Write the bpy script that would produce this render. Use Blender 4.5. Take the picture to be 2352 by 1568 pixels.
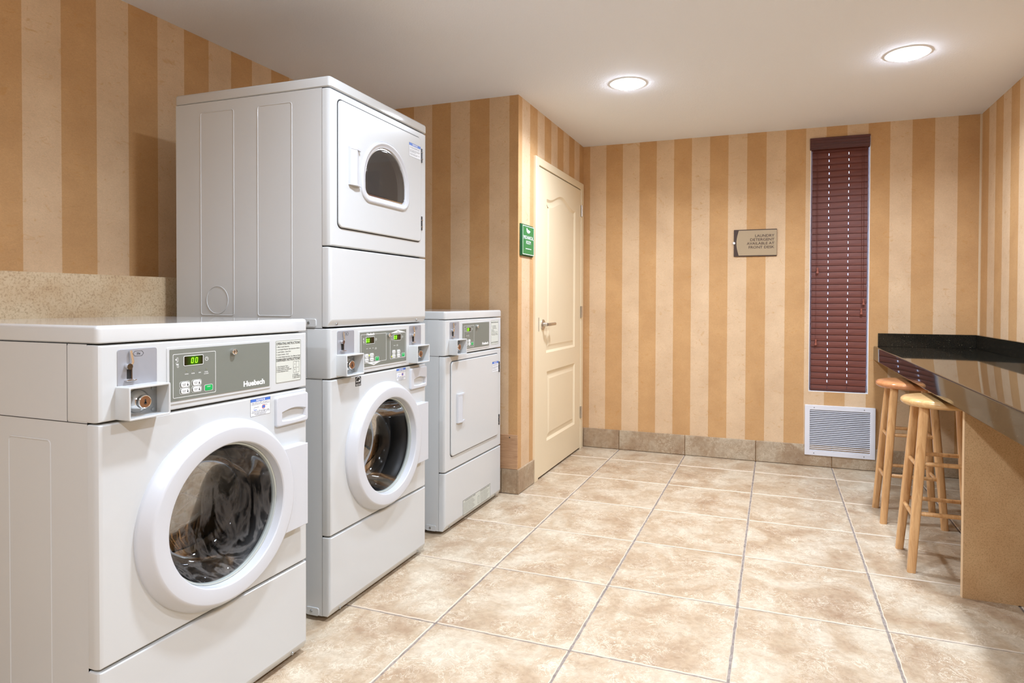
import bpy, bmesh, math, random
from mathutils import Vector, Matrix

random.seed(7)
for o in list(bpy.data.objects):
    bpy.data.objects.remove(o, do_unlink=True)
scene = bpy.context.scene
COL = scene.collection

# ------------------------------------------------------------------ camera
IMG_W = 2352.0
yaw, pitch, roll = 0.3513, -0.0142, 0.0040
fwd = Vector((-math.sin(yaw) * math.cos(pitch), math.cos(yaw) * math.cos(pitch), math.sin(pitch)))
right0 = Vector((math.cos(yaw), math.sin(yaw), 0))
up0 = right0.cross(fwd)
rgt = right0 * math.cos(roll) + up0 * math.sin(roll)
upv = -right0 * math.sin(roll) + up0 * math.cos(roll)
cam_data = bpy.data.cameras.new('camera')
cam_data.sensor_fit = 'HORIZONTAL'
cam_data.sensor_width = 36.0
cam_data.lens = 1448.14 / IMG_W * 36.0
cam_data.shift_x = -73.43 / IMG_W
cam_data.shift_y = -71.34 / IMG_W
cam_data.clip_start = 0.02
cam = bpy.data.objects.new('camera', cam_data)
M = Matrix((rgt, upv, -fwd)).transposed().to_4x4()
M.translation = Vector((1.6488, -4.5271, 1.1592))
cam.matrix_world = M
COL.objects.link(cam)
scene.camera = cam

# ------------------------------------------------------------------ world (daylight outside the window)
world = bpy.data.worlds.new('daylight')
scene.world = world
world.use_nodes = True
bg = world.node_tree.nodes['Background']
bg.inputs['Color'].default_value = (0.62, 0.72, 1.0, 1)
bg.inputs['Strength'].default_value = 6.0

# ------------------------------------------------------------------ view
scene.view_settings.view_transform = 'Standard'
scene.view_settings.look = 'None'
scene.view_settings.gamma = 1.0
scene.view_settings.use_curve_mapping = False
scene.view_settings.exposure = 0.0

LAMP_POWER = 21.8
LAMP_SPREAD = 153.0
LAMP_COLOR = (0.86, 0.965, 1.13)
LENS_STRENGTH = 90.0

# room
XD, YN, YB, XR, H, XL, YF = 0.2018, -1.0345, 0.3221, 2.9042, 2.3913, -0.8894, -6.4
XCH, ZCH = -0.650, 1.250        # low boxed ledge along the left wall

# ================================================================== helpers
def lin(r, g, b):
    def f(c):
        c /= 255.0
        return c / 12.92 if c <= 0.04045 else ((c + 0.055) / 1.055) ** 2.4
    return (f(r), f(g), f(b), 1.0)

FX = lambda a, b, n: (n, a, b)        # faces +x : a = y, b = z
FY = lambda a, b, n: (a, -n, b)       # faces -y : a = x, b = z
FZ = lambda a, b, n: (a, b, n)        # faces +z : a = x, b = y
FS = lambda a, b, n: (a, -n, b)       # machine side facing -y

def rr(a0, a1, b0, b1, r=0.0, seg=5):
    """rounded rectangle outline, counter-clockwise"""
    if r <= 0:
        return [(a0, b0), (a1, b0), (a1, b1), (a0, b1)]
    out = []
    for cx, cy, t0 in ((a1 - r, b0 + r, -90), (a1 - r, b1 - r, 0), (a0 + r, b1 - r, 90), (a0 + r, b0 + r, 180)):
        for i in range(seg + 1):
            t = math.radians(t0 + 90.0 * i / seg)
            out.append((cx + r * math.cos(t), cy + r * math.sin(t)))
    return out

def circ(a, b, r, n=48, rb=None):
    rb = rb or r
    return [(a + r * math.cos(2 * math.pi * i / n), b + rb * math.sin(2 * math.pi * i / n)) for i in range(n)]

def offset(outline, d):
    if abs(d) < 1e-9:
        return list(outline)
    n = len(outline)
    res = []
    for i in range(n):
        p0, p1, p2 = outline[i - 1], outline[i], outline[(i + 1) % n]
        e1 = (p1[0] - p0[0], p1[1] - p0[1]); e2 = (p2[0] - p1[0], p2[1] - p1[1])
        l1 = math.hypot(*e1) or 1e-9; l2 = math.hypot(*e2) or 1e-9
        n1 = (e1[1] / l1, -e1[0] / l1); n2 = (e2[1] / l2, -e2[0] / l2)
        m = (n1[0] + n2[0], n1[1] + n2[1]); k = 1 + n1[0] * n2[0] + n1[1] * n2[1]
        k = max(k, 0.25)
        res.append((p1[0] + m[0] / k * d, p1[1] + m[1] / k * d))
    return res

class MB:
    def __init__(self, fmap=FX):
        self.bm = bmesh.new(); self.f = fmap; self.mi = 0; self.flat = []
    def ring(self, outline, n):
        return [self.bm.verts.new(self.f(a, b, n)) for a, b in outline]
    def face(self, vs):
        try:
            fc = self.bm.faces.new(vs); fc.material_index = self.mi; return fc
        except ValueError:
            return None
    def loft(self, outline, prof, cap0=False, cap1=True, holes=()):
        rings = [self.ring(offset(outline, d), n) for d, n in prof]
        for r0, r1 in zip(rings, rings[1:]):
            k = len(r0)
            for i in range(k):
                self.face((r0[i], r0[(i + 1) % k], r1[(i + 1) % k], r1[i]))
        if cap0: self.flat.append(self.face(list(reversed(rings[0]))))
        if cap1:
            if not holes:
                self.flat.append(self.face(rings[-1]))
            else:
                self._fill(rings[-1], holes, prof[-1][1])
        return self
    def rings(self, seq, holes=()):
        rs = [self.ring(o, n) for o, n in seq]
        for r0, r1 in zip(rs, rs[1:]):
            k = len(r0)
            for i in range(k): self.face((r0[i], r0[(i + 1) % k], r1[(i + 1) % k], r1[i]))
        if holes: self._fill(rs[-1], holes, seq[-1][1])
        else: self.flat.append(self.face(rs[-1]))
        return self
    def _fill(self, ring, holes, n):
        """planar face with holes; holes = list of (outline, profile going inwards or None)"""
        edges = []
        k = len(ring)
        for i in range(k):
            e = self.bm.edges.get((ring[i], ring[(i + 1) % k])) or self.bm.edges.new((ring[i], ring[(i + 1) % k]))
            edges.append(e)
        hv = []
        for outline, prof in holes:
            hr = self.ring(outline, n)
            hv.append((hr, outline, prof))
            for i in range(len(hr)):
                edges.append(self.bm.edges.new((hr[i], hr[(i + 1) % len(hr)])))
        res = bmesh.ops.triangle_fill(self.bm, use_beauty=True, use_dissolve=False, edges=edges)
        for g in res['geom']:
            if isinstance(g, bmesh.types.BMFace): g.material_index = self.mi; self.flat.append(g)
        for hr, outline, prof in hv:
            if not prof: continue
            prev = hr
            for d, nn in prof[:-1] if prof[-1] == 'cap' else prof:
                cur = self.ring(offset(outline, d), nn)
                for i in range(len(cur)):
                    self.face((prev[i], prev[(i + 1) % len(cur)], cur[(i + 1) % len(cur)], cur[i]))
                prev = cur
            if prof[-1] == 'cap': self.flat.append(self.face(prev))
    def plate(self, outline, n0, n1, bev=0.0, holes=(), cap0=False):
        if bev > 0:
            prof = [(0, n0), (0, n1 - bev), (-bev * 0.13, n1 - bev * 0.5), (-bev * 0.5, n1 - bev * 0.13), (-bev, n1)]
        else:
            prof = [(0, n0), (0, n1)]
        self.loft(outline, prof, cap0=cap0, holes=holes); return self
    def frame(self, outer, inner, n0, n1, bev=0.0):
        """closed ring between two outlines with the same number of points"""
        o0 = self.ring(outer, n0); o1 = self.ring(outer, n1 - bev); o2 = self.ring(offset(outer, -bev), n1)
        i2 = self.ring(offset(inner, bev), n1); i1 = self.ring(inner, n1 - bev); i0 = self.ring(inner, n0)
        seq = [o0, o1, o2, i2, i1, i0] if bev > 0 else [o0, o2, i2, i0]
        k = len(outer)
        for r0, r1 in zip(seq, seq[1:] + [seq[0]]):
            for i in range(k):
                self.face((r0[i], r0[(i + 1) % k], r1[(i + 1) % k], r1[i]))
        return self
    def lathe(self, prof, ca, cb, seg=48, closed_end=True):
        """prof = [(radius, n)...] around the n axis through (ca, cb)"""
        rings = []
        for r, n in prof:
            if r < 1e-6: rings.append([self.bm.verts.new(self.f(ca, cb, n))])
            else: rings.append(self.ring(circ(ca, cb, r, seg), n))
        for r0, r1 in zip(rings, rings[1:]):
            for i in range(seg):
                j = (i + 1) % seg
                if len(r1) == 1: self.face((r0[i], r0[j], r1[0]))
                elif len(r0) == 1: self.face((r0[0], r1[j], r1[i]))
                else: self.face((r0[i], r0[j], r1[j], r1[i]))
        return self
    def box(self, x0, x1, y0, y1, z0, z1, bev=0.0, seg=2):
        t = bmesh.new()
        v = [t.verts.new((x, y, z)) for x in (x0, x1) for y in (y0, y1) for z in (z0, z1)]
        for q in ((0, 1, 3, 2), (4, 6, 7, 5), (0, 4, 5, 1), (2, 3, 7, 6), (0, 2, 6, 4), (1, 5, 7, 3)):
            t.faces.new([v[i] for i in q])
        if bev > 0:
            bmesh.ops.bevel(t, geom=list(t.edges), offset=bev, segments=seg, profile=0.5, affect='EDGES')
            t.normal_update()
            for fc in t.faces: fc.tag = max(abs(c) for c in fc.normal) > 0.9999
        self.merge(t); return self
    def merge(self, t):
        vm = {}
        for v in t.verts: vm[v] = self.bm.verts.new(v.co)
        for fc in t.faces:
            nf = self.face([vm[v] for v in fc.verts])
            if fc.tag: self.flat.append(nf)
        t.free()
    def tube(self, pts, r, seg=10, caps=True, r_end=None):
        pts = [Vector(p) for p in pts]
        rings = []
        n = len(pts)
        for i, p in enumerate(pts):
            d = (pts[min(i + 1, n - 1)] - pts[max(i - 1, 0)]).normalized()
            ref = Vector((0, 0, 1)) if abs(d.z) < 0.9 else Vector((1, 0, 0))
            u = d.cross(ref).normalized(); w = d.cross(u)
            rad = r if r_end is None else r + (r_end - r) * i / (n - 1)
            rings.append([self.bm.verts.new(p + u * rad * math.cos(2 * math.pi * k / seg) + w * rad * math.sin(2 * math.pi * k / seg)) for k in range(seg)])
        for r0, r1 in zip(rings, rings[1:]):
            for k in range(seg):
                self.face((r0[k], r0[(k + 1) % seg], r1[(k + 1) % seg], r1[k]))
        if caps:
            self.face(list(reversed(rings[0]))); self.face(rings[-1])
        return self
    def quad(self, pts, n):
        self.face([self.bm.verts.new(self.f(a, b, n)) for a, b in pts]); return self
    def text(self, s, a0, b0, size, n, align='LEFT', bold=0.0, width=None, xs=1.0):
        me = text_mesh(s, align, bold)
        xsz = [v.co.x for v in me.vertices] or [0]
        w = (max(xsz) - min(xsz)) or 1
        k = size / 0.70                              # size = cap height
        kx = k * xs if width is None else width / w
        base = min(xsz) if align == 'LEFT' else (max(xsz) if align == 'RIGHT' else (max(xsz) + min(xsz)) / 2)
        vs = [self.bm.verts.new(self.f(a0 + (v.co.x - base) * kx, b0 + v.co.y * k, n)) for v in me.vertices]
        for pl in me.polygons: self.face([vs[i] for i in pl.vertices])
        return self
    def build(self, name, mat, parent=None, smooth=True, angle=35, recalc=True, loc=None):
        if recalc: bmesh.ops.recalc_face_normals(self.bm, faces=self.bm.faces[:])
        if smooth:
            lim = math.radians(angle)
            for fc in self.bm.faces: fc.smooth = True
            for fc in self.flat:
                if fc and fc.is_valid: fc.smooth = False
            for e in self.bm.edges:
                if len(e.link_faces) == 2 and e.calc_face_angle(0) > lim: e.smooth = False
        me = bpy.data.meshes.new(name); self.bm.to_mesh(me); self.bm.free()
        for m in (mat if isinstance(mat, (list, tuple)) else [mat]): me.materials.append(m)
        o = bpy.data.objects.new(name, me); COL.objects.link(o)
        if parent: o.parent = parent
        if loc: o.location = loc
        return o

_tc = {}
def text_mesh(s, align, bold):
    key = (s, bold)
    if key not in _tc:
        cu = bpy.data.curves.new('lettering', 'FONT'); cu.body = s; cu.size = 1.0; cu.resolution_u = 3
        cu.offset = bold; cu.fill_mode = 'FRONT'
        ob = bpy.data.objects.new('lettering', cu); COL.objects.link(ob)
        dg = bpy.context.evaluated_depsgraph_get()
        me = bpy.data.meshes.new_from_object(ob.evaluated_get(dg))
        bpy.data.objects.remove(ob, do_unlink=True); bpy.data.curves.remove(cu)
        _tc[key] = me
    return _tc[key]

def empty(name, loc, rz=0.0):
    o = bpy.data.objects.new(name, None); COL.objects.link(o)
    o.location = loc; o.rotation_euler = (0, 0, rz); o.empty_display_size = 0.1
    return o

def tag(o, label, cat, group=None):
    o['label'] = label; o['category'] = cat
    if group: o['group'] = group
    return o

def struct(o, label=None, cat=None):
    o['kind'] = 'structure'
    if label: o['label'] = label
    if cat: o['category'] = cat
    return o

def copy_tree(o, parent=None):
    c = o.copy(); COL.objects.link(c); c.parent = parent
    for ch in list(o.children): copy_tree(ch, c)
    return c

# ================================================================== materials
def mat(name, color, rough=0.5, metal=0.0, spec=0.5, coat=0.0, emit=None, strength=0.0):
    m = bpy.data.materials.new(name); m.use_nodes = True
    b = m.node_tree.nodes['Principled BSDF']
    b.inputs['Base Color'].default_value = color
    b.inputs['Roughness'].default_value = rough
    b.inputs['Metallic'].default_value = metal
    b.inputs['Specular IOR Level'].default_value = spec
    b.inputs['Coat Weight'].default_value = coat
    b.inputs['Coat Roughness'].default_value = 0.05
    if emit:
        b.inputs['Emission Color'].default_value = emit
        b.inputs['Emission Strength'].default_value = strength
    return m

class NT:
    """tiny node-tree builder"""
    def __init__(self, m):
        self.t = m.node_tree; self.b = self.t.nodes['Principled BSDF']
    def n(self, typ, **kw):
        nd = self.t.nodes.new(typ)
        for k, v in kw.items():
            if k.startswith('i_'):
                nd.inputs[k[2:].replace('_', ' ')].default_value = v
            else: setattr(nd, k, v)
        return nd
    def l(self, a, b): self.t.links.new(a, b)
    def math(self, op, a, b=0.0, clamp=False):
        nd = self.n('ShaderNodeMath', operation=op, use_clamp=clamp)
        for i, v in enumerate((a, b)):
            if isinstance(v, (int, float)): nd.inputs[i].default_value = v
            else: self.l(v, nd.inputs[i])
        return nd.outputs[0]
    def mix(self, fac, a, b, blend='MIX'):
        nd = self.n('ShaderNodeMix', data_type='RGBA', blend_type=blend)
        for s, v in ((nd.inputs[0], fac), (nd.inputs[6], a), (nd.inputs[7], b)):
            if isinstance(v, (int, float)): s.default_value = v
            elif isinstance(v, tuple): s.default_value = v
            else: self.l(v, s)
        return nd.outputs[2]
    def noise(self, vec, scale, detail=4, rough=0.55, dist=0.0):
        nd = self.n('ShaderNodeTexNoise')
        nd.inputs['Scale'].default_value = scale; nd.inputs['Detail'].default_value = detail
        nd.inputs['Roughness'].default_value = rough; nd.inputs['Distortion'].default_value = dist
        if vec is not None: self.l(vec, nd.inputs['Vector'])
        return nd.outputs['Fac']
    def ramp(self, fac, stops):
        nd = self.n('ShaderNodeValToRGB')
        cr = nd.color_ramp
        while len(cr.elements) < len(stops): cr.elements.new(0.5)
        for e, (p, c) in zip(cr.elements, stops):
            e.position = p; e.color = c if isinstance(c, tuple) else (c, c, c, 1)
        self.l(fac, nd.inputs[0]); return nd.outputs[0]
    def bump(self, h, strength=0.1, dist=0.01):
        nd = self.n('ShaderNodeBump'); nd.inputs['Strength'].default_value = strength; nd.inputs['Distance'].default_value = dist
        self.l(h, nd.inputs['Height']); self.l(nd.outputs[0], self.b.inputs['Normal'])
    def pos(self): return self.n('ShaderNodeNewGeometry').outputs['Position']
    def obj(self): return self.n('ShaderNodeTexCoord').outputs['Object']
    def scaled(self, vec, s):
        nd = self.n('ShaderNodeMapping'); nd.inputs['Scale'].default_value = s
        self.l(vec, nd.inputs['Vector']); return nd.outputs[0]

WP_DARK = lin(202, 161, 113)
WP_LIGHT = lin(219, 191, 157)
def wallpaper(name, axis, phase, period=0.2646):
    m = mat(name, WP_LIGHT, 0.75, spec=0.25); t = NT(m)
    p = t.pos(); sep = t.n('ShaderNodeSeparateXYZ'); t.l(p, sep.inputs[0])
    c = sep.outputs['XYZ'.index(axis)]
    fr = t.math('FRACT', t.math('DIVIDE', t.math('ADD', c, -phase + 100 * period), period))
    dark = t.math('LESS_THAN', fr, 0.5)
    base = t.mix(dark, WP_LIGHT, WP_DARK)
    # mottled, lightly marbled paper: soft cloud, horizontal fibres and small amber flecks
    cloud = t.ramp(t.noise(p, 5.0, 5, 0.6), [(0.3, (0.90, 0.86, 0.82, 1)), (0.7, (1.05, 1.04, 1.02, 1))])
    base = t.mix(1.0, base, cloud, 'MULTIPLY')
    fib = t.ramp(t.noise(t.scaled(p, (70, 70, 120)), 1.0, 6, 0.7, 2.5), [(0.34, 0.80), (0.62, 1.04)])
    base = t.mix(0.6, base, fib, 'MULTIPLY')
    fl = t.ramp(t.noise(t.scaled(p, (14, 14, 22)), 1.0, 5, 0.65, 2.0), [(0.58, 0.0), (0.70, 1.0)])
    base = t.mix(t.math('MULTIPLY', fl, 0.42), base, lin(190, 138, 74))
    t.l(base, t.b.inputs['Base Color'])
    t.bump(t.noise(p, 260, 2), 0.05, 0.002)
    return m

def stone_laminate(name, c1, c2, c3, rough=0.45, grain=240.0):
    m = mat(name, c1, rough, spec=0.35); t = NT(m); p = t.obj()
    a = t.ramp(t.noise(p, 6.0, 5, 0.6), [(0.35, c2), (0.65, c1)])
    g = t.ramp(t.noise(p, grain, 3, 0.7), [(0.33, c3), (0.52, (1, 1, 1, 1))])
    t.l(t.mix(0.75, a, g, 'MULTIPLY'), t.b.inputs['Base Color'])
    return m

M_ENAMEL = mat('white_enamel', (0.585, 0.60, 0.595, 1), 0.24, spec=0.5, coat=0.2)
M_LID = mat('glossy_lid_enamel', (0.585, 0.60, 0.595, 1), 0.10, spec=0.6, coat=0.6)
M_RINGP = mat('white_plastic', (0.575, 0.59, 0.615, 1), 0.28)
M_SEAM = mat('painted_seam_shadow', (0.03, 0.03, 0.03, 1), 0.8)  # near-black colour standing in for the shade inside gaps and joints
M_FASCIA = mat('grey_fascia', lin(118, 121, 112), 0.45)
M_COINPL = mat('brushed_silver_plate', lin(166, 168, 174), 0.42, metal=0.35)
M_CHROME = mat('chrome', (0.75, 0.74, 0.73, 1), 0.14, metal=1.0)
M_STEEL = mat('galvanised_steel', (0.42, 0.45, 0.47, 1), 0.32, metal=0.95)
M_NICKEL = mat('satin_nickel', (0.62, 0.59, 0.55, 1), 0.3, metal=1.0)
M_BRASS = mat('brass_core', lin(170, 128, 96), 0.35, metal=0.8)
M_BLACK = mat('black_print', (0.015, 0.015, 0.015, 1), 0.6)
M_WHITE = mat('white_print', (0.85, 0.86, 0.84, 1), 0.5)
M_STICK = mat('grey_sticker', lin(203, 206, 196), 0.5)
M_STICKW = mat('white_sticker', lin(226, 228, 230), 0.5)
M_BLUE = mat('blue_print', lin(70, 112, 196), 0.5)
M_RED = mat('red_print', lin(206, 80, 70), 0.5)
M_GREENB = mat('green_button', lin(20, 172, 84), 0.4)
M_LED = mat('dim_led', lin(126, 130, 96), 0.4)
M_YLED = mat('lit_yellow_led', lin(200, 220, 40), 0.4, emit=(0.7, 0.9, 0.05, 1), strength=1.0)
M_SEG = mat('lit_green_segment', (0.05, 0.2, 0.0, 1), 0.4, emit=(0.30, 1.0, 0.02, 1), strength=2.2)
M_RUBBER = mat('door_gasket_rubber', (0.035, 0.034, 0.033, 1), 0.45)
M_RIM = mat('pale_green_glass_rim', (0.55, 0.60, 0.57, 1), 0.15, metal=0.3)
M_DARKM = mat('dark_metal_hinge', (0.10, 0.10, 0.10, 1), 0.4, metal=0.7)

def display_mat():
    m = mat('display_window', (0.02, 0.015, 0.005, 1), 0.15); t = NT(m)
    # lit segments glow through the smoked window: a soft green halo around the digits
    tc = t.n('ShaderNodeTexCoord').outputs['Object']
    sep = t.n('ShaderNodeSeparateXYZ'); t.l(tc, sep.inputs[0])
    g = t.math('POWER', t.math('SUBTRACT', 1.0, t.math('MULTIPLY', t.math('ABSOLUTE', sep.outputs[1]), 36.0), True), 1.5)
    t.b.inputs['Emission Color'].default_value = (0.10, 0.55, 0.0, 1)
    t.l(t.math('MULTIPLY', g, 0.30), t.b.inputs['Emission Strength'])
    return m
M_DISP = display_mat()

def drum_mat():
    m = mat('perforated_drum_steel', (0.16, 0.15, 0.14, 1), 0.3, metal=0.9); t = NT(m)
    v = t.n('ShaderNodeTexVoronoi'); v.inputs['Scale'].default_value = 55; v.inputs['Randomness'].default_value = 0.15
    t.l(t.obj(), v.inputs['Vector'])
    d = t.ramp(v.outputs['Distance'], [(0.18, (0.02, 0.02, 0.02, 1)), (0.24, (0.16, 0.145, 0.13, 1))])
    t.l(d, t.b.inputs['Base Color']); return m
M_DRUM = drum_mat()

def glass_mat(name, tint=(0.8, 0.8, 0.8, 1), refl=1.0, soap=False, haze=0.0):
    m = bpy.data.materials.new(name); m.use_nodes = True
    nt = m.node_tree; nt.nodes.clear()
    out = nt.nodes.new('ShaderNodeOutputMaterial')
    tr = nt.nodes.new('ShaderNodeBsdfTransparent'); tr.inputs[0].default_value = tint
    gl = nt.nodes.new('ShaderNodeBsdfGlossy'); gl.inputs['Roughness'].default_value = 0.03
    fr = nt.nodes.new('ShaderNodeFresnel'); fr.inputs[0].default_value = 1.5
    mx = nt.nodes.new('ShaderNodeMixShader')
    mu = nt.nodes.new('ShaderNodeMath'); mu.operation = 'MULTIPLY'; mu.inputs[1].default_value = refl; mu.use_clamp = True
    nt.links.new(fr.outputs[0], mu.inputs[0]); nt.links.new(mu.outputs[0], mx.inputs[0])
    nt.links.new(tr.outputs[0], mx.inputs[1]); nt.links.new(gl.outputs[0], mx.inputs[2])
    last = mx.outputs[0]
    if soap:
        tc = nt.nodes.new('ShaderNodeTexCoord')
        mp = nt.nodes.new('ShaderNodeMapping'); mp.inputs['Scale'].default_value = (1, 1.6, 0.55)
        nz = nt.nodes.new('ShaderNodeTexNoise'); nz.inputs['Scale'].default_value = 9; nz.inputs['Detail'].default_value = 7
        nz.inputs['Distortion'].default_value = 2.2; nz.inputs['Roughness'].default_value = 0.55
        cr = nt.nodes.new('ShaderNodeValToRGB')
        cr.color_ramp.elements[0].position = 0.46; cr.color_ramp.elements[0].color = (0, 0, 0, 1)
        cr.color_ramp.elements[1].position = 0.54; cr.color_ramp.elements[1].color = (0.20, 0.20, 0.20, 1)
        e = cr.color_ramp.elements.new(0.64); e.color = (0.05, 0.05, 0.05, 1)
        df = nt.nodes.new('ShaderNodeBsdfDiffuse'); df.inputs[0].default_value = (0.42, 0.39, 0.36, 1)
        m2 = nt.nodes.new('ShaderNodeMixShader')
        nt.links.new(tc.outputs['Object'], mp.inputs[0]); nt.links.new(mp.outputs[0], nz.inputs['Vector'])
        nt.links.new(nz.outputs['Fac'], cr.inputs[0]); nt.links.new(cr.outputs[0], m2.inputs[0])
        nt.links.new(last, m2.inputs[1]); nt.links.new(df.outputs[0], m2.inputs[2]); last = m2.outputs[0]
    if haze:
        hz_ = nt.nodes.new('ShaderNodeBsdfDiffuse'); hz_.inputs[0].default_value = (0.50, 0.45, 0.40, 1)
        m3 = nt.nodes.new('ShaderNodeMixShader'); m3.inputs[0].default_value = haze
        nt.links.new(last, m3.inputs[1]); nt.links.new(hz_.outputs[0], m3.inputs[2]); last = m3.outputs[0]
    nt.links.new(last, out.inputs[0])
    return m
M_GLASS = glass_mat('door_bowl_glass', (0.7, 0.7, 0.7, 1), 0.6)
M_GLASS_SOAP = glass_mat('soapy_bowl_glass', (0.7, 0.7, 0.7, 1), 0.42, soap=True)
M_GLASS_DARK = glass_mat('smoked_dryer_glass', (0.72, 0.67, 0.62, 1), 0.8, haze=0.09)
M_DDRUM = mat('dryer_drum_enamel', lin(176, 160, 142), 0.5)
M_PANE = glass_mat('window_glass', (0.9, 0.93, 0.95, 1), 1.0)

def tile_mat(name='stone_tile', shade=1.0):
    m = mat(name, lin(210, 186, 158), 0.34, spec=0.4); t = NT(m)
    p = t.obj(); oi = t.n('ShaderNodeObjectInfo')
    off = t.n('ShaderNodeVectorMath', operation='ADD')
    cmb = t.n('ShaderNodeCombineXYZ')
    t.l(t.math('MULTIPLY', oi.outputs['Random'], 37.0), cmb.inputs[0]); t.l(t.math('MULTIPLY', oi.outputs['Random'], 91.0), cmb.inputs[1])
    t.l(p, off.inputs[0]); t.l(cmb.outputs[0], off.inputs[1]); q = off.outputs[0]
    cloud = t.ramp(t.noise(q, 4.2, 6, 0.62, 0.6), [(0.28, lin(163, 136, 109)), (0.47, lin(184, 163, 136)), (0.64, lin(203, 190, 168))])
    fine = t.ramp(t.noise(q, 34, 6, 0.7, 0.5), [(0.36, (0.80, 0.76, 0.72, 1)), (0.58, (1.04, 1.03, 1.02, 1))])
    col = t.mix(0.7, cloud, fine, 'MULTIPLY')
    # pale travertine-like veins and chipped speckles
    vn = t.noise(q, 16, 7, 0.72, 1.2)
    vein = t.math('SUBTRACT', 1.0, t.math('MULTIPLY', t.math('ABSOLUTE', t.math('SUBTRACT', vn, 0.52)), 55.0), True)
    gate = t.ramp(t.noise(q, 7, 3), [(0.44, 0.0), (0.58, 1.0)])
    col = t.mix(t.math('MULTIPLY', t.math('MULTIPLY', vein, gate), 0.8), col, lin(238, 228, 206))
    vn2 = t.noise(q, 42, 6, 0.75, 0.8)
    vein2 = t.math('SUBTRACT', 1.0, t.math('MULTIPLY', t.math('ABSOLUTE', t.math('SUBTRACT', vn2, 0.54)), 38.0), True)
    gate2 = t.ramp(t.noise(q, 9, 4, 0.6), [(0.46, 0.0), (0.62, 1.0)])
    col = t.mix(t.math('MULTIPLY', t.math('MULTIPLY', vein2, gate2), 0.55), col, lin(236, 226, 206))
    rust = t.ramp(t.noise(q, 70, 4, 0.7), [(0.60, 0.0), (0.72, 1.0)])
    col = t.mix(t.math('MULTIPLY', rust, 0.35), col, lin(160, 118, 82))
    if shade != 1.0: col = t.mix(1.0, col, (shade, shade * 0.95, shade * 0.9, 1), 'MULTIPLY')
    t.l(col, t.b.inputs['Base Color'])
    t.l(t.ramp(t.noise(q, 20, 4), [(0.3, 0.26), (0.7, 0.46)]), t.b.inputs['Roughness'])
    t.bump(t.noise(q, 30, 6, 0.7), 0.18, 0.004)
    return m
M_TILE = tile_mat()
M_BASET = tile_mat('shaded_baseboard_tile', 0.78)  # same stone as the floor, shade on upright faces darkened into its colour
M_TILEEDGE = mat('chipped_tile_edge', lin(222, 206, 184), 0.6)
def grout_mat():
    m = mat('grey_grout', lin(142, 130, 120), 0.9); t = NT(m)
    t.l(t.ramp(t.noise(t.pos(), 60, 4), [(0.3, lin(118, 106, 98)), (0.7, lin(158, 146, 136))]), t.b.inputs['Base Color']); return m
M_GROUT = grout_mat()

def ceiling_mat():
    m = mat('white_textured_ceiling', (0.86, 0.885, 0.935, 1), 0.9, spec=0.2); t = NT(m)
    t.bump(t.noise(t.pos(), 150, 4, 0.6), 0.45, 0.004); return m
M_CEIL = ceiling_mat()
M_LEDGE = stone_laminate('beige_stone_laminate', lin(208, 188, 156), lin(190, 162, 126), (0.58, 0.50, 0.42, 1), 0.45, 170.0)
M_SUPPORT = stone_laminate('tan_stone_laminate', lin(220, 184, 138), lin(208, 168, 122), (0.66, 0.58, 0.48, 1), 0.4)
M_EDGE = mat('light_laminate_edge', lin(222, 190, 150), 0.5)

def granite_mat():
    m = mat('black_granite', (0.012, 0.012, 0.010, 1), 0.04, spec=0.42); t = NT(m); p = t.obj()
    v = t.n('ShaderNodeTexVoronoi'); v.inputs['Scale'].default_value = 130; t.l(p, v.inputs['Vector'])
    fl = t.ramp(t.noise(p, 300, 3, 0.7), [(0.58, 0.0), (0.68, 1.0)])
    c = t.mix(fl, (0.010, 0.010, 0.008, 1), lin(62, 58, 44))
    sp = t.ramp(t.noise(p, 150, 2), [(0.70, 0.0), (0.74, 1.0)])
    c = t.mix(t.math('MULTIPLY', sp, 0.6), c, lin(150, 142, 118))
    t.l(c, t.b.inputs['Base Color']); return m
M_GRANITE = granite_mat()

def wood_mat(name, c1, c2, axis=(60, 60, 5), rough=0.3, coat=0.3):
    m = mat(name, c1, rough, coat=coat); t = NT(m); p = t.scaled(t.obj(), axis)
    g = t.ramp(t.noise(p, 1.0, 6, 0.65, 0.8), [(0.30, c2), (0.62, c1)])
    t.l(g, t.b.inputs['Base Color']); return m
M_WOODLEG = wood_mat('oak_leg', lin(222, 176, 122), lin(190, 138, 86))
M_SEAT_A = wood_mat('honey_seat_wood', lin(228, 186, 128), lin(206, 158, 98), (6, 60, 60), 0.22, 0.5)
M_SEAT_B = wood_mat('red_oak_seat_wood', lin(206, 142, 92), lin(184, 116, 70), (6, 60, 60), 0.22, 0.5)
M_BOARD = wood_mat('brown_board', lin(190, 152, 116), lin(160, 120, 86), (8, 8, 90), 0.6, 0.0)
M_BLIND = wood_mat('mahogany_slat', lin(112, 56, 40), lin(92, 42, 30), (4, 60, 60), 0.55, 0.0)
M_VALANCE = wood_mat('mahogany_valance', lin(88, 40, 27), lin(66, 27, 18), (3, 60, 70), 0.5, 0.0)
M_TASSEL = mat('reddish_tassel_wood', lin(150, 88, 72), 0.4)
M_CORD = mat('brown_cord', lin(92, 44, 36), 0.7)
M_CREAM = mat('cream_paint', lin(232, 216, 184), 0.38)
M_JAMB = mat('white_jamb_paint', (0.82, 0.83, 0.86, 1), 0.5)
M_GRILLE = mat('white_grille_paint', (0.74, 0.74, 0.78, 1), 0.4)
M_DUCT = mat('dark_duct', (0.02, 0.02, 0.025, 1), 0.8)
M_SIGNG = mat('green_sign_plastic', lin(52, 122, 66), 0.45)
M_SIGND = mat('dark_green_sign_edge', lin(30, 84, 50), 0.5)
M_SIGNBEIGE = mat('taupe_sign_panel', lin(172, 152, 122), 0.4)
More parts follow.
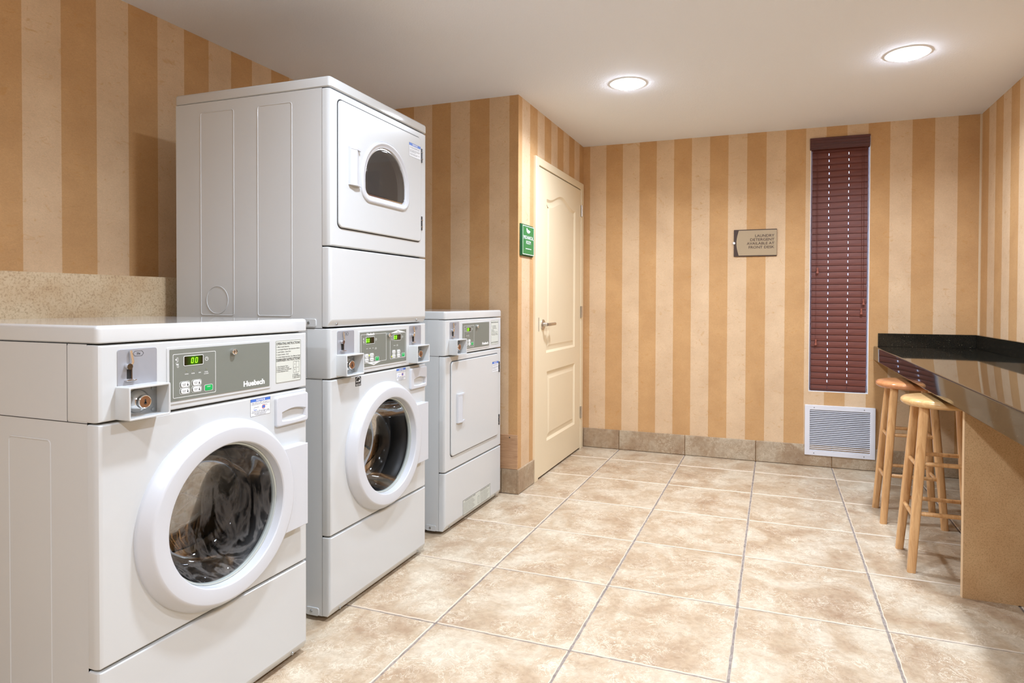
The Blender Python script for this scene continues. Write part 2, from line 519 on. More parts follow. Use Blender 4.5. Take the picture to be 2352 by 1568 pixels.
M_SIGNBROWN = mat('dark_brown_sign', lin(66, 46, 36), 0.5)
M_LENS = mat('lit_lens', (1, 1, 1, 1), 0.4, emit=LAMP_COLOR + (1,), strength=LENS_STRENGTH)
M_TRIMW = mat('white_trim', (0.85, 0.85, 0.84, 1), 0.5)

# ================================================================== room shell
def slab(name, x0, x1, y0, y1, z0, z1, m):
    return struct(MB().box(x0, x1, y0, y1, z0, z1).build(name, m, smooth=False))

floor = slab('floor', XL - 0.1, XR + 0.1, YF - 0.1, YB + 0.1, -0.10, -0.004, M_GROUT)
slab('ceiling', XL - 0.1, XR + 0.1, YF - 0.1, YB + 0.14, H, H + 0.1, M_CEIL)
slab('wall_left', XL - 0.1, XL, YF, YN, -0.05, H, wallpaper('wallpaper_left', 'Y', -2.9097))
slab('wall_right', XR, XR + 0.1, YF, YB + 0.12, -0.05, H, wallpaper('wallpaper_right', 'Y', -0.3561))
slab('wall_front', XL - 0.1, XR + 0.1, YF - 0.1, YF, -0.05, H, wallpaper('wallpaper_front', 'X', 0.0))
slab('wall_recess', XL - 0.1, XD, YN, YN + 0.02, -0.05, H, wallpaper('wallpaper_recess', 'X', -0.3846, 0.2640))
slab('wall_door', XD - 0.10, XD, YN + 0.02, YB + 0.12, -0.05, H, wallpaper('wallpaper_door', 'Y', -0.8432))
slab('wall_ledge', XL, XCH, YF, YN, -0.05, ZCH, M_LEDGE)

# back wall with the tall narrow window opening
WX0, WX1, WZ0, WZ1 = 1.8760, 2.2560, 0.5290, 2.3100
mb = MB(FY)
mb.loft([(XD - 0.1, -0.05), (XR + 0.1, -0.05), (XR + 0.1, H), (XD - 0.1, H)], [(0, -0.14), (0, 0)], cap1=True,
        holes=[(rr(WX0, WX1, WZ0, WZ1), [(0, -0.14)])])
wb = struct(mb.build('wall_back', wallpaper('wallpaper_back', 'X', 0.3904), smooth=False, loc=(0, YB, 0)))

win = struct(empty('window_1', (0, YB, 0)))
o = rr(WX0, WX1, WZ0, WZ1); i = rr(WX0 + 0.004, WX1 - 0.004, WZ0 + 0.004, WZ1 - 0.004)
MB(FY).frame(o, i, -0.14, -0.001).build('window_lining', M_JAMB, win, smooth=False)
i = rr(WX0 + 0.004, WX1 - 0.004, WZ0 + 0.004, WZ1 - 0.004); j = rr(WX0 + 0.034, WX1 - 0.034, WZ0 + 0.034, WZ1 - 0.034)
MB(FY).frame(i, j, -0.135, -0.105).build('window_frame', M_JAMB, win, smooth=False)
MB(FY).loft(j, [(0, -0.124), (0, -0.120)], cap0=True).build('window_pane', M_PANE, win, smooth=False)

# ------------------------------------------------------------------ floor tiles (each its own piece)
T = 0.508; GAP = 0.0085
def tile_mesh(w, d, seed, mats, name, jag=True, t=0.010):
    rnd = random.Random(seed)
    pts = []
    hw, hd = w / 2 - GAP / 2, d / 2 - GAP / 2
    corners = [(-hw, -hd), (hw, -hd), (hw, hd), (-hw, hd)]
    for (a, b), (c, e) in zip(corners, corners[1:] + corners[:1]):
        L = math.hypot(c - a, e - b); k = max(2, int(L / 0.02)) if jag else 2
        for s in range(k):
            f = s / k; jx = rnd.uniform(-0.0016, 0.0010) if jag and s else 0
            nx, ny = (e - b) / L, -(c - a) / L
            pts.append((a + (c - a) * f + nx * jx, b + (e - b) * f + ny * jx))
    m = MB(FZ); m.mi = 1
    m.loft(pts, [(0, -t), (0, -0.003), (-0.0025, 0.0)], cap1=False)
    m.mi = 0
    inner = m.ring(offset(pts, -0.0025), 0.0)
    m.face(inner)
    ob = m.build(name, mats, smooth=False)
    me = ob.data; bpy.data.objects.remove(ob, do_unlink=True)
    return me
full = [tile_mesh(T, T, s, [M_TILE, M_TILEEDGE], 'tile') for s in range(4)]
def put_tile(x0, x1, y0, y1, k):
    if x1 - x0 < 0.03 or y1 - y0 < 0.03: return
    isfull = abs(x1 - x0 - T) < 1e-4 and abs(y1 - y0 - T) < 1e-4
    me = full[k % 4] if isfull else tile_mesh(x1 - x0, y1 - y0, k, [M_TILE, M_TILEEDGE], 'tile')
    ob = bpy.data.objects.new('tile', me); COL.objects.link(ob); ob.parent = floor
    ob.location = ((x0 + x1) / 2, (y0 + y1) / 2, random.uniform(-0.0004, 0.0004))
    if isfull: ob.rotation_euler = (0, 0, (k * 7 % 4) * math.pi / 2)
k = 0
for r in range(-1, 13):
    for c in range(-2, 6):
        x0, x1 = c * T, (c + 1) * T
        y0, y1 = -r * T - T, -r * T
        y1 = min(y1, YB); x1 = min(x1, XR)
        if y0 > -1.03:                       # beside the door
            x0 = max(x0, XD)
        else:
            x0 = max(x0, XCH)
            if x1 <= XD + 0.31 and y1 > YN and c <= 0:
                y1 = YN if c < 0 else y1
        y0 = max(y0, YF)
        if x1 > x0 and y1 > y0:
            k += 1
            put_tile(x0, x1, y0, y1, k)

# ------------------------------------------------------------------ tiled baseboards
def base_tile(parent, fmap, a0, a1, h, t=0.013, b0=0.0):
    m = MB(fmap); m.mi = 0
    m.plate(rr(a0 + 0.002, a1 - 0.002, b0 + 0.003, h), 0.0, t, 0.002)
    return m.build('baseboard_tile', M_BASET, parent, smooth=False)
bb = struct(empty('baseboard_back', (0, YB, 0)))
edges = [XD + 0.013, 0.508, 1.016, 1.524, 2.032, 2.540, XR - 0.013]
for a, b in zip(edges, edges[1:]): base_tile(bb, FY, a, b, 0.151)
bd = struct(empty('baseboard_door', (XD, 0, 0)))
base_tile(bd, FX, YN - 0.013, -0.742, 0.148)
base_tile(bd, FX, 0.300, YB - 0.013, 0.151)
br_ = struct(empty('baseboard_recess', (0, YN, 0)))
for a, b in ((-0.64, -0.31), (-0.31, 0.10), (0.10, XD + 0.001)): base_tile(br_, FY, a, b, 0.148)
FXN = lambda a, b, n: (-n, a, b)
brr = struct(empty('baseboard_right', (XR, 0, 0)))
for q in range(-1, 9): base_tile(brr, FXN, max(-(q + 1) * T, -4.6), min(-q * T, YB - 0.013), 0.151)
# brown board above the recess baseboard
tb = MB(FY).plate(rr(-0.64, XD + 0.003, 0.1495, 0.3555), 0.0, 0.010, 0.001).build('trim_1', M_BOARD, smooth=False, loc=(0, YN, 0))
struct(tb)
MB(FY).lathe([(0.004, 0.0102), (0.0, 0.0104)], 0.155, 0.340, 12).build('screw_hole', M_BLACK, tb)

struct(MB().box(XR - 0.011, XR, YB - 0.004, YB, 0.951, H - 0.001, 0.001).build('trim_2', mat('pale_corner_bead', lin(214, 190, 156), 0.6), smooth=False))

# ------------------------------------------------------------------ door
door = struct(empty('door_1', (XD, 0, 0)), 'cream painted two-panel door with arched upper panel', 'door')
DY0, DY1, DZ1 = -0.722, 0.2200, 2.034
cas_o = [(-0.779, 0.0), (-0.722, 0.0), (-0.722, DZ1 + 0.002), (0.222, DZ1 + 0.002), (0.222, 0.0), (0.279, 0.0), (0.279, 2.086), (-0.779, 2.086)]
MB(FX).plate(cas_o, 0.0, 0.017, 0.003).build('casing', M_CREAM, door)
MB(FX).plate(rr(DY0, DY1, 0.0, DZ1 + 0.003), 0.0, 0.002).build('door_gap', M_SEAM, door, smooth=False)  # dark sheet behind the leaf, paints the shade of the slit
def arch_panel(y0, y1, z0, zs, zt):
    pts = [(y0, z0), (y1, z0), (y1, zs)]
    n = 22
    for s in range(1, n):
        f = s / n
        u = abs(f - 0.5) * 2
        hgt = 0.5 + 0.5 * math.cos(math.pi * min(1, u / 0.86))
        pts.append((y1 + (y0 - y1) * f, zs + (zt - zs) * hgt))
    pts.append((y0, zs))
    return pts
pm = [(-0.010, 0.006), (-0.016, 0.003), (-0.030, 0.003), (-0.052, 0.011), 'cap']
MB(FX).loft(rr(DY0 + 0.003, DY1 - 0.003, 0.012, DZ1 - 0.005), [(0, 0.002), (0, 0.011), (-0.002, 0.013)],
            holes=[(arch_panel(-0.570, 0.072, 0.815, 1.842, 1.902), pm), (rr(-0.555, 0.075, 0.222, 0.690), pm)]
            ).build('door_leaf', M_CREAM, door, angle=20)
hd = MB(FX).lathe([(0.0335, 0.013), (0.0335, 0.019), (0.030, 0.022), (0.014, 0.024), (0.012, 0.05), (0.0, 0.05)], -0.640, 1.008, 32).build('door_handle', M_NICKEL, door)
lv = MB()
lv.tube([(0.048, -0.645, 1.008), (0.056, -0.628, 1.008), (0.058, -0.600, 1.009), (0.058, -0.520, 1.010)], 0.0105, 12)
lv.build('lever', M_NICKEL, hd)
MB(FX).plate(rr(-0.717, -0.713, 0.965, 1.055), 0.0, 0.0155).build('latch_plate', M_DARKM, door, smooth=False)
for z in (1.868, 1.078, 0.290):
    hg = MB()
    for q in range(3):
        hg.tube([(0.020, 0.221, z - 0.045 + q * 0.0305), (0.020, 0.221, z - 0.0155 + q * 0.0305)], 0.0075, 12)
    h1 = hg.build('hinge', M_NICKEL, door)
    MB(FX).plate(rr(0.221, 0.240, z - 0.045, z + 0.046, 0.003), 0.0, 0.0185).build('hinge_leaf', M_NICKEL, h1, smooth=False)

# ------------------------------------------------------------------ recessed ceiling lamps
def downlight(x, y, label):
    r = tag(empty('ceiling_light', (x, y, H)), label, 'light', 'recessed ceiling lights')
    fd = lambda a, b, n: (a, -b, -n)
    MB(fd).lathe([(0.104, 0.0), (0.103, 0.003), (0.092, 0.005), (0.086, 0.003)], 0, 0, 48).build('trim_ring', M_TRIMW, r)
    MB(fd).lathe([(0.086, 0.003), (0.080, 0.010), (0.060, 0.017), (0.030, 0.021), (0.0, 0.022)], 0, 0, 40).build('lens', M_LENS, r)
    ld = bpy.data.lights.new('lamp', 'AREA'); ld.shape = 'DISK'; ld.size = 0.16; ld.spread = math.radians(LAMP_SPREAD); ld.energy = LAMP_POWER; ld.color = LAMP_COLOR
    lo = bpy.data.objects.new('lamp', ld); COL.objects.link(lo); lo.parent = r; lo.location = (0, 0, -0.026)
    return r
downlight(0.857, -1.004, 'lit recessed ceiling light in front of the cream door')
downlight(2.254, -0.966, 'lit recessed ceiling light above the black counter and stools')
downlight(0.857, -2.985, 'recessed ceiling light over the front of the washers')
downlight(2.254, -2.985, 'recessed ceiling light over the near end of the counter')
downlight(0.857, -4.960, 'added unseen fill light behind the viewpoint on the washer side')  # added fill lamp out of view, evens the light on the machine sides
downlight(2.254, -4.960, 'added unseen fill light behind the viewpoint on the counter side')  # its added twin, also out of view

# ================================================================== laundry machines
# machine frame: origin at floor under the middle of the front plane, +x = out of the front, y = to the right, z up
W2 = 0.3415
def panel_rings(z0, z1, back=-0.033, toe=0.0):
    def R(dy, dz, n, tz=0.0): return (rr(-W2 + dy, W2 - dy, z0 + dz + tz, z1 - dz, 0.0035 if dy < 0.003 else 0.0015, 3), n)
    k = toe
    return [R(0, 0, back), R(0, 0, -0.018), R(0.0004, 0.0002, -0.0135), R(0.0015, 0.0008, -0.0080, k * 0.42), R(0.0042, 0.0020, -0.0026, k * 0.82), R(0.0080, 0.0036, -0.0006, k * 0.98), R(0.0120, 0.0050, 0.0, k * 1.04)]

def screw(parent, y, z, n=0.0, r=0.0055):
    s = MB(FX).lathe([(r, n), (r, n + 0.0012), (r * 0.7, n + 0.0028), (0.0, n + 0.0034)], y, z, 12).build('screw', M_STEEL, parent)
    return s

def front_panel(parent, z0, z1, name, holes=(), toe=0.0):
    return MB(FX).rings(panel_rings(z0, z1, toe=toe), holes).build(name, M_ENAMEL, parent, angle=14 if toe else 35)

def cabinet(parent, depth, z0, z1, name='cabinet'):
    m = MB()
    x0, x1 = -depth, -0.0345
    v = [m.bm.verts.new(c) for c in ((x0, -W2 + .001, z0), (x1, -W2 + .001, z0), (x1, -W2 + .001, z1), (x0, -W2 + .001, z1),
                                     (x0, W2 - .001, z0), (x1, W2 - .001, z0), (x1, W2 - .001, z1), (x0, W2 - .001, z1))]
    for q in ((0, 1, 2, 3), (5, 4, 7, 6), (4, 0, 3, 7), (0, 4, 5, 1), (3, 2, 6, 7)):
        m.face([v[i] for i in q])
    return m.build(name, M_ENAMEL, parent, smooth=False, recalc=False)

def emboss(parent, x0, x1, z0, z1):
    b = MB(FS)
    b.frame(rr(x0, x1, z0, z1, 0.012), rr(x0 + 0.004, x1 - 0.004, z0 + 0.004, z1 - 0.004, 0.008), W2 - 0.002, W2 + 0.0004, 0.0012)
    b.build('embossed_rib', M_ENAMEL, parent)

def bracket(parent, x, z):
    b = MB(FS).plate(rr(x - 0.03, x + 0.026, z - 0.015, z + 0.014, 0.007), W2 - 0.002, W2 + 0.0025, 0.001).build('side_bracket', M_ENAMEL, parent)
    MB(FS).lathe([(0.0055, W2 + .0025), (0.005, W2 + .0045), (0.0, W2 + .005)], x - 0.006, z, 10).build('screw', M_STEEL, b)

def feet(parent, depth):
    for x in (-0.08, -depth + 0.06):
        for y in (-0.28, 0.28):
            MB(FZ).lathe([(0.02, 0.0), (0.02, 0.012), (0.01, 0.014), (0.01, 0.03)], x, y, 16).build('leveling_foot', M_RUBBER, parent)

def lid(parent, depth, z0, z1, name='lid'):
    m = MB(FZ)
    m.loft(rr(-depth, 0.001, -W2 - 0.001, W2 + 0.001, 0.012, 4),
           [(-0.004, z0), (0, z0 + 0.003), (0, z1 - 0.010), (-0.001, z1 - 0.0055), (-0.004, z1 - 0.0018), (-0.010, z1)], cap0=True)
    return m.build(name, M_LID, parent)

def coin_meter(parent, yo, zo=0.0):
    """slide plate with lever and the lock box under it; yo/zo shift the whole meter"""
    y0, y1 = yo - 0.050, yo + 0.050
    pl = MB(FX).plate(rr(y0, y1, 0.952 + zo, 1.0425 + zo, 0.006), -0.001, 0.0015, 0.0006).build('coin_plate', M_COINPL, parent)
    yc = y0 + 0.026
    lv = MB()
    lv.tube([(0.006, yc + 0.003, 1.039 + zo), (0.008, yc + 0.0065, 1.012 + zo), (0.008, yc + 0.004, 1.006 + zo)], 0.0029, 8)
    lv.tube([(0.002, yc - 0.003, 1.0015 + zo), (0.012, yc - 0.003, 1.0015 + zo)], 0.0072, 14)
    lv.build('coin_lever', M_CHROME, pl)
    MB(FX).plate(rr(yc - 0.0035, yc + 0.0035, 0.972 + zo, 0.996 + zo, 0.001), 0.0, 0.0022).build('coin_slot', M_BLACK, pl, smooth=False)
    tr = MB()
    tr.box(0.001, 0.007, yc + 0.004, yc + 0.0062, 0.970 + zo, 0.997 + zo)
    tr.box(0.001, 0.010, yc - 0.010, yc + 0.016, 0.9665 + zo, 0.970 + zo, 0.001)
    tr.build('coin_tray', M_CHROME, pl)
    hx = yo + 0.0015; hz = 1.0305 + zo
    hexo = [(hx + 0.0140, hz), (hx + 0.009, hz + 0.0062), (hx - 0.009, hz + 0.0062), (hx - 0.0140, hz), (hx - 0.009, hz - 0.0062), (hx + 0.009, hz - 0.0062)]
    MB(FX).frame(hexo, offset(hexo, -0.0006), 0.0014, 0.0019).text('25¢', hx, hz - 0.0022, 0.0046, 0.0018, 'CENTER', 0.02).build('price_mark', M_BLACK, pl, smooth=False)
    # lock box
    b0, b1, z0, z1, D = yo - 0.0545, yo + 0.0525, 0.8785 + zo, 0.9570 + zo, 0.045
    bx = MB(FX)
    bx.frame(rr(b0, b1, z0, z1, 0.004, 3), rr(b0 + 0.005, b1 - 0.005, z0 + 0.005, z1 - 0.005, 0.002, 3), 0.0, D, 0.0012)
    box = bx.build('coin_box', M_ENAMEL, parent)
    bp = MB(FX).plate(rr(b0 + 0.004, b1 - 0.004, z0 + 0.004, z1 - 0.004), 0.0, 0.004).build('vault_door', M_STEEL, box, smooth=False)
    cy, cz = (b0 + b1) / 2 - 0.004, (z0 + z1) / 2 - 0.001
    MB(FX).lathe([(0.029, 0.004), (0.0275, 0.010), (0.022, 0.018), (0.0165, 0.023), (0.0165, 0.031), (0.0150, 0.033), (0.0138, 0.0325)], cy, cz, 32).build('lock_housing', M_CHROME, box)
    MB(FX).lathe([(0.0138, 0.0325), (0.012, 0.0328), (0.0, 0.0328)], cy, cz, 28).build('lock_core', M_BRASS, box)
    kh = MB(FX); kh.lathe([(0.0034, 0.0332), (0.0, 0.0332)], cy, cz - 0.003, 14); kh.quad(rr(cy - 0.0018, cy + 0.0018, cz - 0.003, cz + 0.006), 0.0332)
    kh.build('keyhole', M_BLACK, box, smooth=False)
    for sz in (cz + 0.026, cz - 0.026): 
        MB(FX).lathe([(0.0055, 0.004), (0.0045, 0.0065), (0.0, 0.0072)], b1 - 0.016, sz, 12).build('bolt', M_STEEL, box)

SEGS = {'0': 'abcdef'}
def seven(m, y, z, h, n):
    """a slanted seven-segment zero"""
    w = h * 0.52; t = h * 0.13; sl = 0.12
    def q(a0, b0, a1, b1): m.quad([(y + a0 + b0 * sl, z + b0), (y + a1 + b0 * sl, z + b0), (y + a1 + b1 * sl, z + b1), (y + a0 + b1 * sl, z + b1)], n)
    q(t * .5, 0, w - t * .5, t); q(t * .5, h - t, w - t * .5, h)
    for a in (0, w - t):
        q(a, t * .6, a + t, h / 2 - t * .12); q(a, h / 2 + t * .12, a + t, h - t * .6)

def display(fascia, y0, y1, z0, z1, n, dig_y):
    cy, cz = dig_y, (z0 + z1) / 2
    MB(FX).frame(rr(y0 - .0012, y1 + .0012, z0 - .0012, z1 + .0012, 0.003, 3), rr(y0, y1, z0, z1, 0.002, 3), n - .0002, n + 0.0008).build('display_bezel', M_WHITE, fascia, smooth=False)
    MB(FX).plate(rr(y0 - cy, y1 - cy, z0 - cz, z1 - cz, 0.002, 3), 0.0, 0.0005).build('display_window', M_DISP, fascia, smooth=False, loc=(n, cy, cz))
    m = MB(FX); h = 0.0145
    seven(m, dig_y - 0.0105, cz - h / 2, h, n + 0.0009); seven(m, dig_y + 0.0020, cz - h / 2, h, n + 0.0009)
    m.build('lit_digits', M_SEG, fascia, smooth=False)

def button(fascia, y, z, n, w=0.029, h=0.0145, green=False, mark=True):
    if green:
        b = MB(FX).plate(rr(y - w * .42, y + w * .42, z - h / 2, z + h / 2, 0.003, 3), n, n + 0.0012, 0.0005).build('start_button', M_GREENB, fascia)
        MB(FX).frame(rr(y - w * .49, y + w * .49, z - h * .6, z + h * .6, 0.004, 3), rr(y - w * .465, y + w * .465, z - h * .55, z + h * .55, 0.0035, 3), n, n + 0.0006).text('START', y, z + 0.0018, 0.0026, n + 0.0014, 'CENTER', 0.01).build('button_outline', M_WHITE, fascia, smooth=False)
    else:
        b = MB(FX).plate(rr(y - w * .40, y + w * .46, z - h * .46, z + h * .46, 0.0055, 4), n, n + 0.0012, 0.0005).build('cycle_button', M_WHITE, fascia)
        MB(FX).frame(rr(y - w * .52, y + w * .52, z - h * .58, z + h * .58, 0.005, 3), rr(y - w * .50, y + w * .50, z - h * .545, z + h * .545, 0.0045, 3), n, n + 0.0006).build('button_outline', M_WHITE, fascia, smooth=False)
        if mark:
            m = MB(FX); m.quad(rr(y - w * .50, y - w * .42, z - .0025, z + .0025), n + .0008)
            m.lathe([(0.0022, n + .0014), (0.0, n + .0014)], y + w * .27, z - 0.0018, 10); m.quad(rr(y + w * .27 - .0007, y + w * .27 + .0007, z - .001, z + .0042), n + .0014)
            m.quad(rr(y - w * .30, y + w * .10, z + .0008, z + .0018), n + .0014); m.quad(rr(y - w * .26, y + w * .06, z - .0024, z - .0014), n + .0014)
            m.build('button_mark', M_BLACK, fascia, smooth=False)

def key_lock(fascia, y, z, n):
    MB(FX).lathe([(0.0085, n), (0.0085, n + 0.008), (0.0070, n + 0.010), (0.0045, n + 0.0095), (0.004, n + 0.007), (0.0, n + 0.007)], y, z, 24).build('panel_lock', M_CHROME, fascia)

def icons(m, y, z, n, s=1.0):
    """temperature / coin pictograms beside a display"""
    m.quad([(y, z), (y + .004 * s, z + .003 * s), (y + .004 * s, z - .003 * s)], n)
    m.frame(rr(y + .005 * s, y + .009 * s, z - .005 * s, z + .005 * s), rr(y + .0056 * s, y + .0084 * s, z - .0044 * s, z + .0044 * s), n - .0002, n)
    m.quad([(y + .001 * s, z - .0105 * s), (y + .0085 * s, z - .006 * s), (y + .0085 * s, z - .0053 * s), (y + .001 * s, z - .0098 * s)], n)
    m.quad(rr(y + .003 * s, y + .010 * s, z - .014 * s, z - .011 * s), n)
    m.frame(circ(y + .008 * s, z - .018 * s, .0028 * s, 12), circ(y + .008 * s, z - .018 * s, .0021 * s, 12), n - .0002, n)

def clock(m, y, z, r, n):
    m.frame(circ(y, z, r, 20), circ(y, z, r * .82, 20), n - .0002, n)
    m.quad(rr(y - r * .09, y + r * .09, z, z + r * .62), n); m.quad(rr(y, y + r * .5, z - r * .09, z + r * .09), n)

def fascia_plate(parent, y0, y1, z0, z1):
    fr = MB(FX).plate(rr(y0 - 0.007, y1 + 0.006, z0 - 0.008, z1 + 0.006, 0.004, 3), -0.001, 0.0022, 0.001).build('fascia_frame', M_ENAMEL, parent)
    return MB(FX).plate(rr(y0, y1, z0, z1), 0.0, 0.0034).build('control_fascia', M_FASCIA, parent, smooth=False)

def notice_sticker(parent, y0, y1, z0, z1, n, pict=True, strong=False):
    s = MB(FX).plate(rr(y0, y1, z0, z1), n - 0.001, n + 0.0003).build('notice_sticker', M_STICKW, parent, smooth=False)
    w, h = y1 - y0, z1 - z0
    b = MB(FX); zb = z1 - h * (0.17 if pict else 0.2)
    b.quad(rr(y0 + .0005, y1 - .0005, zb, z1 - .0006), n + 0.0005)
    if pict:
        a = y0 + w * .17; c = z0 + h * .34
        b.quad(rr(a, a + w * .14, c, c + h * .03), n + .0006); b.quad(rr(a - .001, a - .0004, c, c + h * .14), n + .0006)
        a = y0 + w * .58; b.quad(rr(a, a + w * .14, c + h * .06, c + h * .20), n + .0007)
    b.build('blue_print', M_BLUE, s, smooth=False)
    MB(FX).text('NOTICE', (y0 + y1) / 2, zb + (z1 - zb) * .22, (z1 - zb) * .56, n + 0.0008, 'CENTER', 0.03, width=w * .44).build('heading', M_WHITE, s, smooth=False)
    t = MB(FX); sz = h * 0.042
    if pict:
        lines = [(0.74, 'High Efficiency    detergent is'), (0.66, 'recommended for best performance'), (0.255, 'If using non    detergent with'), (0.185, 'suds or residue use only 1/4 the'), (0.115, 'detergent manufacturer'), (0.045, 'recommended amount')]
    else:
        lines = [(0.69, 'This dryer is equipped with a'), (0.62, 'coin operated timer for use'), (0.48, 'Do not dry articles that have'), (0.41, 'been cleaned in or washed in'), (0.34, 'flammable liquids'), (0.20, 'Clean lint filter before use'), (0.13, 'of each drying cycle')]
    for f, tx in lines:
        if pict: t.text(tx, (y0 + y1) / 2, z0 + h * f, sz, n + 0.0006, 'CENTER', 0.012, width=min(w * .92, w * .029 * len(tx)))
        else: t.text(tx, y0 + w * .07, z0 + h * f, sz, n + 0.0006, 'LEFT', 0.012, width=min(w * .86, w * .03 * len(tx)))
    t.frame(rr(y0, y1, z0, z1), rr(y0 + .0004, y1 - .0004, z0 + .0004, z1 - .0004), n, n + .0005)
    if pict:
        t.frame(circ(y0 + w * .52, z0 + h * .775, h * .035, 14), circ(y0 + w * .52, z0 + h * .775, h * .022, 14), n, n + .0006)
        t.frame(circ(y0 + w * .45, z0 + h * .285, h * .035, 14), circ(y0 + w * .45, z0 + h * .285, h * .022, 14), n, n + .0006)
        t.quad(rr(y0 + w * .17, y0 + w * .42, z0 + h * .49, z0 + h * .505), n + .0006); t.quad(rr(y0 + w * .58, y0 + w * .84, z0 + h * .565, z0 + h * .58), n + .0008)
    t.build('small_print', M_BLACK, s, smooth=False)
    if pict:
        MB(FX).frame(circ(y0 + w * .65, z0 + h * .47, h * .125, 20), circ(y0 + w * .65, z0 + h * .47, h * .108, 20), n, n + .0009).build('red_circle', M_RED, s, smooth=False)

def instruction_sticker(parent, y0, y1, z0, z1, dryer=False):
    s = MB(FX).plate(rr(y0, y1, z0, z1, 0.003, 3), -0.001, 0.0006).build('instruction_sticker', M_STICK, parent, smooth=False)
    w, h = y1 - y0, z1 - z0; t = MB(FX); n = 0.0009
    t.frame(rr(y0 + .001, y1 - .001, z0 + .001, z1 - .001, 0.003, 3), rr(y0 + .0016, y1 - .0016, z0 + .0016, z1 - .0016, 0.0025, 3), 0.0, n)
    def T_(tx, f, sz, bold=0.0, wd=None, a=0.03): t.text(tx, y0 + w * a, z0 + h * f, sz, n, 'LEFT', bold, width=w * wd if wd else None)
    if not dryer:
        T_('OPERATING INSTRUCTIONS', 0.895, 0.0075, 0.015, 0.93)
        for f, tx, wd in ((0.835, '1. Make Cycle Selection', .50), (0.775, '2. Load Supply Dispenser (See Instructions Below)', .92), (0.715, '3. Load Clothes - Close Door', .57), (0.655, '4. Insert Coin(s) - Card', .47), (0.595, '5. To Start Washer Push Start. Door Must be Closed', .94)):
            T_(tx, f, 0.0038, 0.01, wd)
        t.quad(rr(y0 + .001, y1 - .001, z0 + h * .565, z0 + h * .569), n)
        T_('DISPENSER INSTRUCTIONS', 0.505, 0.0075, 0.015, 0.93)
        for f, tx, wd in ((0.375, '1. Open Dispenser Door', .45), (0.335, '2. Load Supplies in Proper', .50), (0.295, '    Compartment (as Indicated)', .58), (0.255, '3. Close Dispenser Door', .46)):
            T_(tx, f, 0.0036, 0.01, wd)
        a, b, c, d = y0 + w * .69, y0 + w * .93, z0 + h * .20, z0 + h * .47
        t.frame(rr(a, b, c, d), rr(a + .0006, b - .0006, c + .0006, d - .0006), 0.0, n)
        t.quad(rr((a + b) / 2 - .0003, (a + b) / 2 + .0003, c, d), n); t.quad(rr(a, (a + b) / 2, (c + d) / 2 - .002, (c + d) / 2 - .0014), n)
        t.text('C', a + w * .06, d - h * .08, 0.0036, n, 'CENTER', .01); t.text('B', a + w * .06, c + h * .06, 0.0036, n, 'CENTER', .01); t.text('A', b - w * .06, c + h * .11, 0.0036, n, 'CENTER', .01)
        for f, tx, wd in ((0.145, 'A. Detergent', .24), (0.105, 'B. Liquid Bleach', .31), (0.065, 'C. Fabric Softener', .31)): T_(tx, f, 0.0036, 0.01, wd, 0.66)
    else:
        T_('OPERATING INSTRUCTIONS', 0.90, 0.0055, 0.012, 0.90)
        for f, tx, wd, a in ((0.76, '1. Load clothes', .55, .10), (0.71, 'and close door', .45, .2), (0.66, 'Select cycle now', .55, .2), (0.60, '2. Insert', .27, .08), (0.55, '3. Push start', .38, .08), (0.50, 'To restart, close door', .80, .08), (0.44, 'and push start again', .76, .08), (0.39, 'To cancel open the door', .82, .08)):
            T_(tx, f, 0.0036, 0.01, wd, a)
        t.quad(rr(y0 + w * .05, y1 - w * .05, z0 + h * .105, z0 + h * .11), n)
        T_('CLEAN LINT FILTER BEFORE USE', 0.065, 0.0040, 0.01, 0.9)
    t.build('instruction_print', M_BLACK, s, smooth=False)

def washer_panel_print(f, n):
    """single washer fascia"""
    w = MB(FX)
    w.frame(rr(-.1526, -.0223, .9080, 1.0207, .003, 3), rr(-.1516, -.0233, .9090, 1.0197, .0025, 3), n - .0004, n + .0003)
    icons(w, -.1465, 1.0065, n + .0004); clock(w, -.0513, 1.0015, .0052, n + .0004)
    for y, tx in ((-.1134, 'WASH'), (-.0937, 'RINSE'), (-.0733, 'SPIN'), (-.0528, 'DOOR')):
        w.text(tx, y, .9655, .0026, n + .0004, 'CENTER', .02)
    w.text('LOCKED', -.0528, .9608, .0026, n + .0004, 'CENTER', .02)
    MB(FX).text('Huebsch', .0737, .9105, .0145, n + .0004, 'LEFT', .045, width=.0800).build('brand_lettering', M_WHITE, f, smooth=False)
    w.build('fascia_print', M_WHITE, f, smooth=False)
    for y in (-.1134, -.0937, -.0733, -.0528): MB(FX).lathe([(0.0016, n + .0006), (0.0, n + .0008)], y, .9745, 8).build('indicator_led', M_LED, f, smooth=False)
    display(f, -.1205, -.0632, .9890, 1.0128, n, -.0900)
    for y, z in ((-.1184, .9402), (-.0832, .9410), (-.1184, .9235), (-.0832, .9240)): button(f, y, z, n)
    button(f, -.0453, .9232, n, 0.0275, 0.0145, True)
    key_lock(f, .0361, 1.0142, n)

